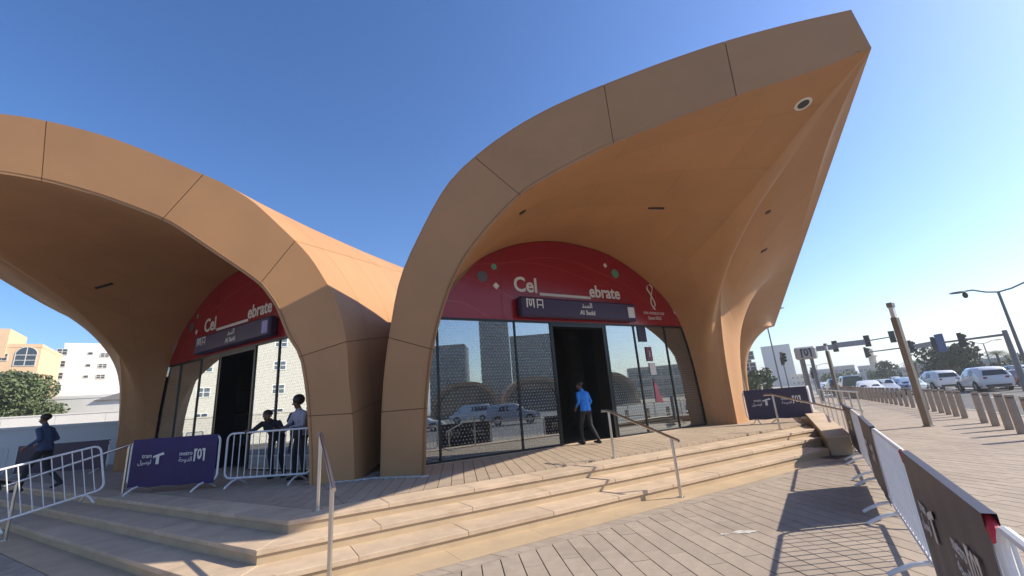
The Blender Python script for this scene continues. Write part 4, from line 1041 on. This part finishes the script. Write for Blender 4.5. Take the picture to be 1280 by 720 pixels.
# ------------------------------------------------------------------ vehicles
def lathe_wheel(r, w):
    t = MB(); pr = [(r*.62, -w/2), (r*.93, -w/2), (r, -w*.3), (r, w*.3), (r*.93, w/2), (r*.62, w/2)]; n = 22; vs = []
    for k in range(n):
        a = 2*pi*k/n; vs += [V((q*cos(a), y, q*sin(a))) for q, y in pr]
    t.add(vs, [(k*6+i, k*6+i+1, ((k+1) % n)*6+i+1, ((k+1) % n)*6+i) for k in range(n) for i in range(5)])
    h = MB(); h.tube([(0, -w*.36, 0), (0, w*.36, 0)], r*.63, 18)
    for k in range(5):
        a = 2*pi*k/5; h.box((-.035, w*.36, .05), (.035, w*.42, r*.6), M.Rotation(a, 4, 'Y'))
        h.box((-.035, -w*.42, .05), (.035, -w*.36, r*.6), M.Rotation(a, 4, 'Y'))
    return t.mesh('tyre', TYRE, True), h.mesh('rim', RIM)
WH = {}
# station lists: x, z_low, z_belt, z_roof, half width
SHAPES = {
 'sedan': dict(L=4.6, r=.32, w=.88, axles=(-1.35, 1.38), st=[(-2.28,.42,.60,.60,.70),(-2.22,.28,.86,.86,.82),(-1.75,.24,.95,.97,.87),(-1.45,.24,.96,1.12,.88),(-.85,.24,.95,1.40,.88),(-.1,.24,.94,1.45,.88),(.45,.24,.92,1.40,.88),(.95,.24,.90,1.10,.88),(1.25,.24,.88,.92,.88),(1.9,.25,.80,.81,.85),(2.2,.30,.66,.67,.78),(2.3,.40,.55,.55,.66)]),
 'suv': dict(L=4.8, r=.38, w=.95, axles=(-1.42, 1.45), st=[(-2.4,.50,.75,.75,.80),(-2.36,.34,1.08,1.12,.92),(-2.2,.30,1.12,1.55,.94),(-1.9,.30,1.12,1.76,.95),(-.8,.30,1.10,1.82,.95),(.2,.30,1.08,1.80,.95),(.6,.30,1.07,1.66,.95),(1.1,.30,1.06,1.16,.95),(1.3,.30,1.05,1.09,.95),(2.05,.32,.98,1.00,.92),(2.35,.38,.84,.85,.86),(2.42,.48,.66,.66,.76)]),
 'van': dict(L=5.0, r=.35, w=.95, axles=(-1.5, 1.6), st=[(-2.5,.5,.8,.8,.85),(-2.46,.34,1.15,1.9,.94),(-2.2,.3,1.15,2.0,.95),(-.8,.3,1.14,2.02,.95),(.8,.3,1.12,1.98,.95),(1.2,.3,1.1,1.80,.95),(1.75,.3,1.08,1.2,.95),(2.1,.32,1.0,1.03,.92),(2.42,.4,.8,.8,.85),(2.5,.5,.65,.65,.75)])}
def make_car(kind, paint):
    S = SHAPES[kind]; st = S['st']; out = []
    def ring(x, zl, zb, zr, w):
        cw = w*.78 if zr > zb+.15 else w*.93
        if zr > zb+.02 and zr <= zb+.15: cw = w*.88
        half = [(0, zl), (w*.86, zl), (w*.98, zl+.12), (w, zl+(zb-zl)*.55), (w*.97, zb), (cw, zb+(zr-zb)*.86), (cw*.82, zr), (0, zr+.02)]
        return [V((x, y, z)) for y, z in half] + [V((x, -y, z)) for y, z in reversed(half[1:-1])]
    b = MB(); R_ = [ring(*s) for s in st]; n = len(R_[0])
    b.add([p for g in R_ for p in g], [(i*n+k, i*n+(k+1) % n, (i+1)*n+(k+1) % n, (i+1)*n+k) for i in range(len(R_)-1) for k in range(n)] + [tuple(range(n-1, -1, -1)), tuple((len(R_)-1)*n+k for k in range(n))])
    out.append(('body', b.mesh('body', paint, True), (0, 0, 0), []))
    # side windows follow the cabin surface, windscreen and rear window
    cab = [s for s in st if s[3] > s[2]+.3]
    def sp(s, f, sg, o=.006):
        x, zl, zb, zr, w = s; cw = w*.78; y = w*.97+(cw-w*.97)*f; return V((x, sg*(y+o), zb+(zr-zb)*.86*f))
    xs = [s[0] for s in cab]
    def at(x):
        for a, c in zip(st, st[1:]):
            if a[0] <= x <= c[0]: t = (x-a[0])/(c[0]-a[0]); return tuple(p+(q-p)*t for p, q in zip(a, c))
    x0, x1 = xs[0]+.1, xs[-1]+.15; mid = (x0+x1)/2
    for sg in (-1, 1):
        for a, c in ((x0, mid-.05), (mid+.05, x1)):
            m2 = MB(); m2.add([sp(at(a), .12, sg), sp(at(c), .12, sg), sp(at(c-(.12 if c == x1 else 0)), .9, sg), sp(at(a+(.1 if a == x0 else 0)), .9, sg)], [(0, 1, 2, 3)]); out.append(('side_window', m2.mesh('side_window', CGLASS), (0, 0, 0), []))
    i1 = max(i for i, s in enumerate(st) if s[3] > s[2]+.3); i0 = min(i for i, s in enumerate(st) if s[3] > s[2]+.12)
    for nm, a, c in (('windscreen', st[i1], st[i1+1]), ('rear_window', st[i0], st[i0-1])):
        wa, wc = a[4]*.62, c[4]*.74; dx = .012 if nm == 'windscreen' else -.012
        m2 = MB(); m2.add([V((a[0]+dx, -wa, a[3]+.005)), V((a[0]+dx, wa, a[3]+.005)), V((c[0]*.9+a[0]*.1+dx, wc, (c[3]*.9+a[3]*.1)+.012)), V((c[0]*.9+a[0]*.1+dx, -wc, (c[3]*.9+a[3]*.1)+.012))], [(0, 1, 2, 3)]); out.append((nm, m2.mesh(nm, CGLASS), (0, 0, 0), []))
    xe, xb = st[-1][0], st[0][0]
    for sg in (-1, 1):
        m2 = MB(); m2.box((xe-.30, sg*.52-.14, .60 if kind == 'sedan' else .74), (xe-.045, sg*.52+.14, .72 if kind == 'sedan' else .90)); out.append(('headlight', m2.mesh('headlight', LAMPW, bevel=.03), (0, 0, 0), []))
        m2 = MB(); m2.box((xb+.02, sg*.60-.12, .66 if kind == 'sedan' else .85), (xb+.16, sg*.60+.12, .82 if kind == 'sedan' else 1.08)); out.append(('tail_light', m2.mesh('tail_light', LAMPR, bevel=.02), (0, 0, 0), []))
        m2 = MB(); m2.box((x1+.0, sg*(S['w']+.09)-.07, 1.0 if kind != 'sedan' else .93), (x1+.12, sg*(S['w']+.09)+.07, 1.14 if kind != 'sedan' else 1.06)); out.append(('wing_mirror', m2.mesh('wing_mirror', paint, bevel=.02), (0, 0, 0), []))
    m2 = MB(); m2.box((xe-.10, -.6, .30), (xe+.015, .6, .46)); m2.box((xb-.015, -.7, .36), (xb+.1, .7, .52)); out.append(('bumper_trim', m2.mesh('bumper_trim', DKMET, bevel=.02), (0, 0, 0), []))
    if S['r'] not in WH: WH[S['r']] = lathe_wheel(S['r'], .22)
    ty, ri = WH[S['r']]
    for ax in S['axles']:
        for sg in (-1, 1):
            m2 = MB(); q = [(ax+(S['r']+.07)*cos(pi*k/12), sg*(S['w']+.004), S['r']+(S['r']+.07)*sin(pi*k/12)) for k in range(13)]; m2.add(q, [tuple(range(13))])
            out.append(('wheel_arch', m2.mesh('wheel_arch', TYRE), (0, 0, 0), []))
            out.append(('wheel', ty, (ax, sg*(S['w']-.06), S['r']), [('rim', ri)]))
    return out
CARM = {}
def paint(name, c): return mat_once(name, c, .25, .0, var=.02, spec=.5, coat=.8)
def car(loc, rz, kind, pm, label, group='cars at the junction'):
    key = (kind, pm.name)
    if key not in CARM: CARM[key] = make_car(kind, pm)
    r = empty('parked_car' if False else 'car', loc, rz, label, 'car', group)
    for nm, me, lc, subs in CARM[key]:
        o = part(nm, me, r, world=False); o.location = lc
        for sn, sm_ in subs: part(sn, sm_, o, world=False)
    return r
PW, PS, PD, PB, PK, PRD = paint('paint_white', (.78, .78, .76)), paint('paint_silver', (.45, .47, .50)), paint('paint_graphite', (.06, .065, .075)), paint('paint_steel_blue', (.30, .40, .50)), paint('paint_black', (.015, .015, .017)), paint('paint_red', (.20, .015, .015))
def car_px(px, py, kind, pm, label, rz=None, z=-.12, **k):
    p = gz(px, py, z); car(tuple(p), RAD(61+rz), kind, pm, label, **k)
car_px(1232, 488.5, 'suv', PW, 'large white SUV waiting beyond the striped kerb', 2)
car_px(1174, 487.5, 'suv', PW, 'white car stopped behind the white SUV at the junction', 8)
car_px(1139, 493, 'sedan', PB, 'pale blue saloon beside the lamp column', -30)
car_px(1108, 497, 'sedan', PS, 'silver saloon with a white bonnet behind the bollards', 176)
car_px(1089, 498, 'sedan', PW, 'white saloon behind the bollards beside the dark van', -4)
car_px(1066, 494, 'van', PD, 'dark grey van behind the bollards', 0)
car_px(1047, 492, 'suv', PK, 'black SUV behind the far bollards', 3)
car_px(1034, 489, 'sedan', PW, 'white saloon beyond the second lamp column', 0)
car_px(1205, 479, 'suv', PD, 'dark SUV parked behind the white SUV in the car park', 80)
car_px(1188, 478, 'sedan', PS, 'silver saloon parked in the car park beyond the junction', 20)
car_px(1268, 474, 'suv', PW, 'white SUV parked in the far car park near the gantry pole', 12)
car_px(1243, 474, 'sedan', PRD, 'dark red saloon parked in the far car park', 75)
car_px(1284, 484, 'sedan', PRD, 'red saloon entering beside the gantry pole', 5)
car_px(1220, 470, 'van', PW, 'white van parked in the far car park under the tree', 20)
car_px(1150, 476, 'sedan', PD, 'dark saloon parked in the far car park', 60)
car_px(1120, 480, 'sedan', PS, 'silver saloon queuing beyond the pale blue saloon', 0)
# traffic behind the viewpoint that the glass front shows
car((25.3, -2.3, -.12), RAD(61), 'suv', PS, 'silver SUV passing on the road, mirrored in the glass front')
car((30.5, 3.0, -.12), RAD(61), 'suv', PK, 'black SUV following the silver SUV on the road')
car((20.5, -9.2, -.12), RAD(61), 'sedan', PW, 'white saloon ahead of the silver SUV on the road')
car((36.0, -14, -.12), RAD(241), 'van', PW, 'white van on the far lane in front of the shell canopy')
# striped kerb of the traffic island
ka, kb = gz(1150, 489.5, -.12), gz(1300, 486, -.12); kb = ka + (kb-ka)*1.6; dk = (kb-ka); Lk = dk.length; nk = int(Lk/1.0); dk.normalize()
isl = structure('traffic_island', MB().box((0, .32, -.1), (Lk, 3.2, .12)).mesh('traffic_island', CONC)); isl.location = ka; isl.rotation_euler.z = math.atan2(dk.y, dk.x)
kbw = MB().box((.01, 0, 0), (.99, .3, .15)).mesh('kerb_stone', WAXW, bevel=.02); kbb = MB().box((.01, 0, 0), (.99, .3, .15)).mesh('kerb_stone', BLACKP, bevel=.02)
for k in range(nk):
    o = bpy.data.objects.new('kerb_stone', kbw if k % 2 else kbb); link(o, isl); o.location = (k*1.0, 0, 0)

# ------------------------------------------------------------------ signals, gantries, lamps, signs
def signal_head(parent, p, rz=0.0, k=1.0):
    m = MB(); m.box((-.17*k, -.13*k, -.5*k), (.17*k, .13*k, .5*k)); m.box((-.26*k, .10*k, -.62*k), (.26*k, .13*k, .62*k))
    for i in range(3): m.tube([(0, -.13*k, (.32-.32*i)*k), (0, -.30*k, (.32-.32*i)*k)], .13*k, 10, caps=False)
    o = part('signal_head', m.mesh('signal_head', DKMET), parent, world=False); o.location = p; o.rotation_euler.z = rz
    l_ = MB()
    for i in range(3): l_.tube([(0, -.14*k, (.32-.32*i)*k), (0, -.15*k, (.32-.32*i)*k)], .11*k, 10)
    part('lenses', l_.mesh('lenses', mat_once('signal_lens', (.06, .04, .03), .2)), o, world=False)
def gantry(pole_px, D, arm_px, label, heads, boxes=(), z_pole=None, D2=None):
    """pole at pole_px; arm end at arm_px; both (x, y of arm)"""
    p = far(pole_px[0], D); q = far(arm_px[0], D2 or D); z0 = zat(pole_px[0], pole_px[1], D); z1 = zat(arm_px[0], arm_px[1], D2 or D)
    r = empty('signal_gantry', (p.x, p.y, -.12), 0, label, 'traffic signal', 'mast arm traffic signals')
    d = V((q.x-p.x, q.y-p.y, 0)); L = d.length; d.normalize(); a = math.atan2(d.y, d.x)
    m = MB(); m.tube([(0, 0, 0), (0, 0, z0+.3)], .20, 12, r2=.14); part('pole', m.mesh('pole', GREYM, True), r, world=False)
    m = MB(); m.tube([(0, 0, z0), d*L+V((0, 0, z1))], .09, 10, r2=.055); part('arm', m.mesh('arm', GREYM, True), r, world=False)
    for t in heads: signal_head(r, tuple(d*L*t+V((0, 0, z0+(z1-z0)*t))), a if d.x > 0 else a+pi, .95)
    for t, w, h, m_ in boxes:
        m = MB(); m.box((-w/2, -.1, -h/2), (w/2, .1, h/2)); o = part('sign_box', m.mesh('sign_box', m_, bevel=.02), r, world=False); o.location = d*L*t+V((0, -.1, z0+(z1-z0)*t)); o.rotation_euler.z = a if d.x > 0 else a+pi
    return r
SIGNG = mat_once('sign_grey', (.30, .32, .33), .5); SIGNB = mat_once('sign_blue', (.05, .12, .28), .5)
gantry((1008, 438), 58, (1130, 417.5), 'grey mast arm traffic signal with two sign boxes behind the metro pylon', (.41, .75, 1.0), ((.30, 2.0, .55, SIGNG), (.56, 2.6, .55, SIGNG)))
gantry((1272, 414), 46, (1090, 438.5), 'long grey mast arm traffic signal on a thick pole by the far car park', (.22, .39, .56, .98), ((.36, .8, 1.5, SIGNB), (.47, 2.4, .4, SIGNG)), D2=62)
def signal_post(p, h, label):
    r = empty('signal_post', p, RAD(30), label, 'traffic signal', 'signal posts at the junction')
    m = MB(); m.tube([(0, 0, 0), (0, 0, h)], .06, 8); part('post', m.mesh('post', GREYM, True), r, world=False); signal_head(r, (.22, 0, h-.5), 0, 1.0); signal_head(r, (-.22, 0, h-.9), .5, .8); return r
signal_post(tuple(far(985, 55, -.12)), zat(979, 443, 55)+.3, 'traffic signal post with black heads in front of the grey tower')
signal_post(tuple(far(1018, 70, -.12)), 3.4, 'short traffic signal post beside the metro pylon')
signal_post(tuple(far(1160, 75, -.12)), 3.0, 'short signal post in front of the hazy low houses')
def street_lamp(p, h, label, arms=(1.6, 1.6), rz=0.0):
    r = empty('street_lamp', p, rz, label, 'street lamp', 'tall street lamps')
    m = MB(); m.tube([(0, 0, 0), (0, 0, h)], .11, 10, r2=.07); part('pole', m.mesh('pole', GREYM, True), r, world=False)
    for sg, L in zip((-1, 1), arms):
        if not L: continue
        m = MB(); m.tube([(0, 0, h-.05), (sg*L*.35, 0, h+.06), (sg*L*.7, 0, h+.30), (sg*L, 0, h+.30)], .05, 8); part('arm', m.mesh('arm', GREYM, True), r, world=False)
        m = MB(); m.ell((sg*(L+.25), 0, h+.28), (.42, .15, .08), 12, 8); part('lamp_head', m.mesh('lamp_head', GREYM, True), r, world=False)
    return r
sl = street_lamp(tuple(far(1283, 40, -.12)), zat(1257, 362, 40)+.1, 'tall double armed street lamp beside the gantry pole', (1.5, 1.7), RAD(-35))
m_ = MB(); m_.ell((-1.45, 0, zat(1257, 362, 40)+.15), (.14, .14, .2), 10, 8); part('camera_dome', m_.mesh('camera_dome', DKMET, True), sl, world=False)
street_lamp(tuple(far(976, 62, -.12)), zat(968, 388, 62), 'tall street lamp rising beside the far canopy tip', (0, 1.6), RAD(-30))
street_lamp(tuple(far(1025, 130, -.12)), zat(1022, 456, 130), 'distant street lamp above the low houses', (2, 2), RAD(-30))
street_lamp(tuple(far(1240, 95, -.12)), zat(1229, 428, 95), 'distant street lamp behind the white SUV', (1.4, 1.4), RAD(-35))
# metro pylon
pp = far(1016, 40, 0.0); zt_ = zat(1002, 434, 40)
py_ = empty('metro_pylon', tuple(pp), RAD(-25), 'white metro sign box on a twin post pylon beyond the platform', 'sign')
for sx in (-.28, .28):
    m = MB(); m.box((sx-.11, -.08, 0), (sx+.11, .08, zt_-.9)); part('post', m.mesh('post', GREYM, bevel=.01), py_, world=False)
m = MB(); m.box((-.72, -.16, zt_-.95), (.72, .16, zt_)); pbx = part('sign_box', m.mesh('sign_box', mat_once('sign_pale', (.55, .56, .56), .4), bevel=.12), py_, world=False)
m = MB()
for pl in METRO: m.prism([V((-.36+x*.72, -.166, zt_-.83+z*.70)) for x, z in pl], (0, -.01, 0))
part('metro_symbol', m.mesh('metro_symbol', mat_once('symbol_dark', (.10, .10, .12), .4)), pbx, world=False)

# ------------------------------------------------------------------ far buildings and trees on the right
def far_block(px0, px1, ytop, D, m, label, depth=14, nx=0, nz=0, ww=1.4, wh=1.3, ang=None, group=None):
    a, b = far(px0, D, -.2), far(px1, D, -.2); d = b-a; W = d.length; an = math.atan2(d.y, d.x); H = zat((px0+px1)/2, ytop, D)
    bd = building(tuple(a), an, W, depth, H, m, label, group=group, parapet=.5)
    for i in range(nx):
        for j in range(nz): add_win(bd, W*(i+.5)/nx, H*(j+.55)/nz, ww, wh, y=-.03)
    return bd
tw = far_block(961, 998, 431, 330, TOWER, 'grey blank sided tower block behind the metro pylon', 24)
far_block(921, 934, 432, 105, TOWER, 'blue grey glass block behind the brown building', 14)
bb = far_block(924, 946, 437, 92, BROWN, 'brown clad building with glass bays beside the far canopy', 16, 3, 4, 2.2, 1.6)
for px0, px1, y, D, m, lb in ((1015, 1048, 462, 260, GREYR, 'grey low house left of the stepped pale house'), (1046, 1072, 457.5, 240, BEIGE, 'stepped pale house among the hazy low houses'), (1076, 1106, 457, 230, GREYR, 'grey flat roofed house below the minaret'), (1104, 1136, 461, 210, BEIGE, 'beige flat roofed house behind the round tree'),
    (1135, 1172, 452, 150, GREYR, 'pale hazy house beside the broad tree'), (1180, 1228, 449, 190, BEIGE, 'beige house behind the broad tree'), (1226, 1300, 447, 170, GREYR, 'long grey house behind the far car park'), (990, 1018, 468, 300, BEIGE, 'small hazy house beside the grey tower')):
    far_block(px0, px1, y, D, m, lb, 12, 5, 2, 1.3, 1.2, group='low houses beyond the junction')
# minaret
mp = far(1097, 225, -.2); mh = zat(1085, 434, 225); mn_ = empty('minaret', tuple(mp), 0, 'slender pale minaret above the low houses', 'minaret')
m = MB(); m.tube([(0, 0, 0), (0, 0, mh*.72)], 1.5, 10, r2=1.2); part('shaft', m.mesh('shaft', BEIGE, True), mn_, world=False)
m = MB(); m.tube([(0, 0, mh*.72), (0, 0, mh*.75)], 1.9, 12); part('balcony', m.mesh('balcony', BEIGE), mn_, world=False)
m = MB(); m.tube([(0, 0, mh*.75), (0, 0, mh*.90)], .9, 10); m.ell((0, 0, mh*.92), (1.0, 1.0, mh*.06), 12, 8); m.tube([(0, 0, mh*.96), (0, 0, mh*1.02)], .12, 6); part('lantern', m.mesh('lantern', BEIGE, True), mn_, world=False)
TR = [(948, 66, 3.9, 3.6, 0, 'dense low green tree in front of the brown building'), (936, 60, 3.4, 2.6, 1, 'dense low green tree close to the far canopy wall'), (958, 74, 3.2, 2.8, 0, 'small green tree beside the signal post'), (1112, 118, zat(1112, 449, 118), 4.2, 0, 'round dark tree in front of the beige house'), (1060, 150, 3.6, 6, 0, 'low dark tree below the stepped pale house'), (1098, 140, 3.2, 5, 1, 'low green tree below the grey flat roofed house'),
      (1190, 80, zat(1190, 430, 80), 6, 0, 'broad dark tree above the parked cars'), (1178, 88, zat(1178, 434, 88), 4.5, 1, 'lighter tree leaning over the house beside the broad tree'), (1213, 84, zat(1213, 434, 84), 3.4, 0, 'tall dark tree beside the blue sign'), (1262, 92, zat(1262, 447, 92), 5, 0, 'dark tree row behind the far car park'), (1272, 100, zat(1272, 438, 100), 2.6, 1, 'tall tree behind the gantry pole'), (1035, 150, 3.2, 5, 1, 'low hazy tree beyond the second lamp column')]
for i, (px, D, h, w, lf, lb) in enumerate(TR): tree(tuple(far(px, D, -.2)), h, w, lb, lf, 30+i, nleaf=70, size=.34, trunk=.25)
palm(tuple(far(1146, 96, -.2)), zat(1140, 452, 96), 'palm tree behind the lamp column', 3)
palm(tuple(far(1251, 86, -.2)), zat(1245, 440, 86), 'palm tree behind the far car park', 4)
# car park boundary wall
cw = strip_wall('garden_wall', tuple(far(1135, 105)), math.atan2(far(1300, 95).y-far(1135, 105).y, far(1300, 95).x-far(1135, 105).x), 60, 2.6, .3, BEIGE, 'pale boundary wall behind the far car park')

# ------------------------------------------------------------------ haze: one box of even air round everything
hz = MB(); hz.box((-3100, -3100, -1.2), (3100, 3100, 46)); hm, hn, hl, hb = nodes_of('haze_air'); hn.remove(hb)
pvn = hn.new('ShaderNodeVolumePrincipled'); pvn.inputs['Color'].default_value = (.88, .94, 1, 1); pvn.inputs['Density'].default_value = .0009; pvn.inputs['Anisotropy'].default_value = .35
hl.new(pvn.outputs[0], hn['Material Output'].inputs['Volume'])
hzo = tag(part('haze', hz.mesh('haze', hm), None), kind='stuff')
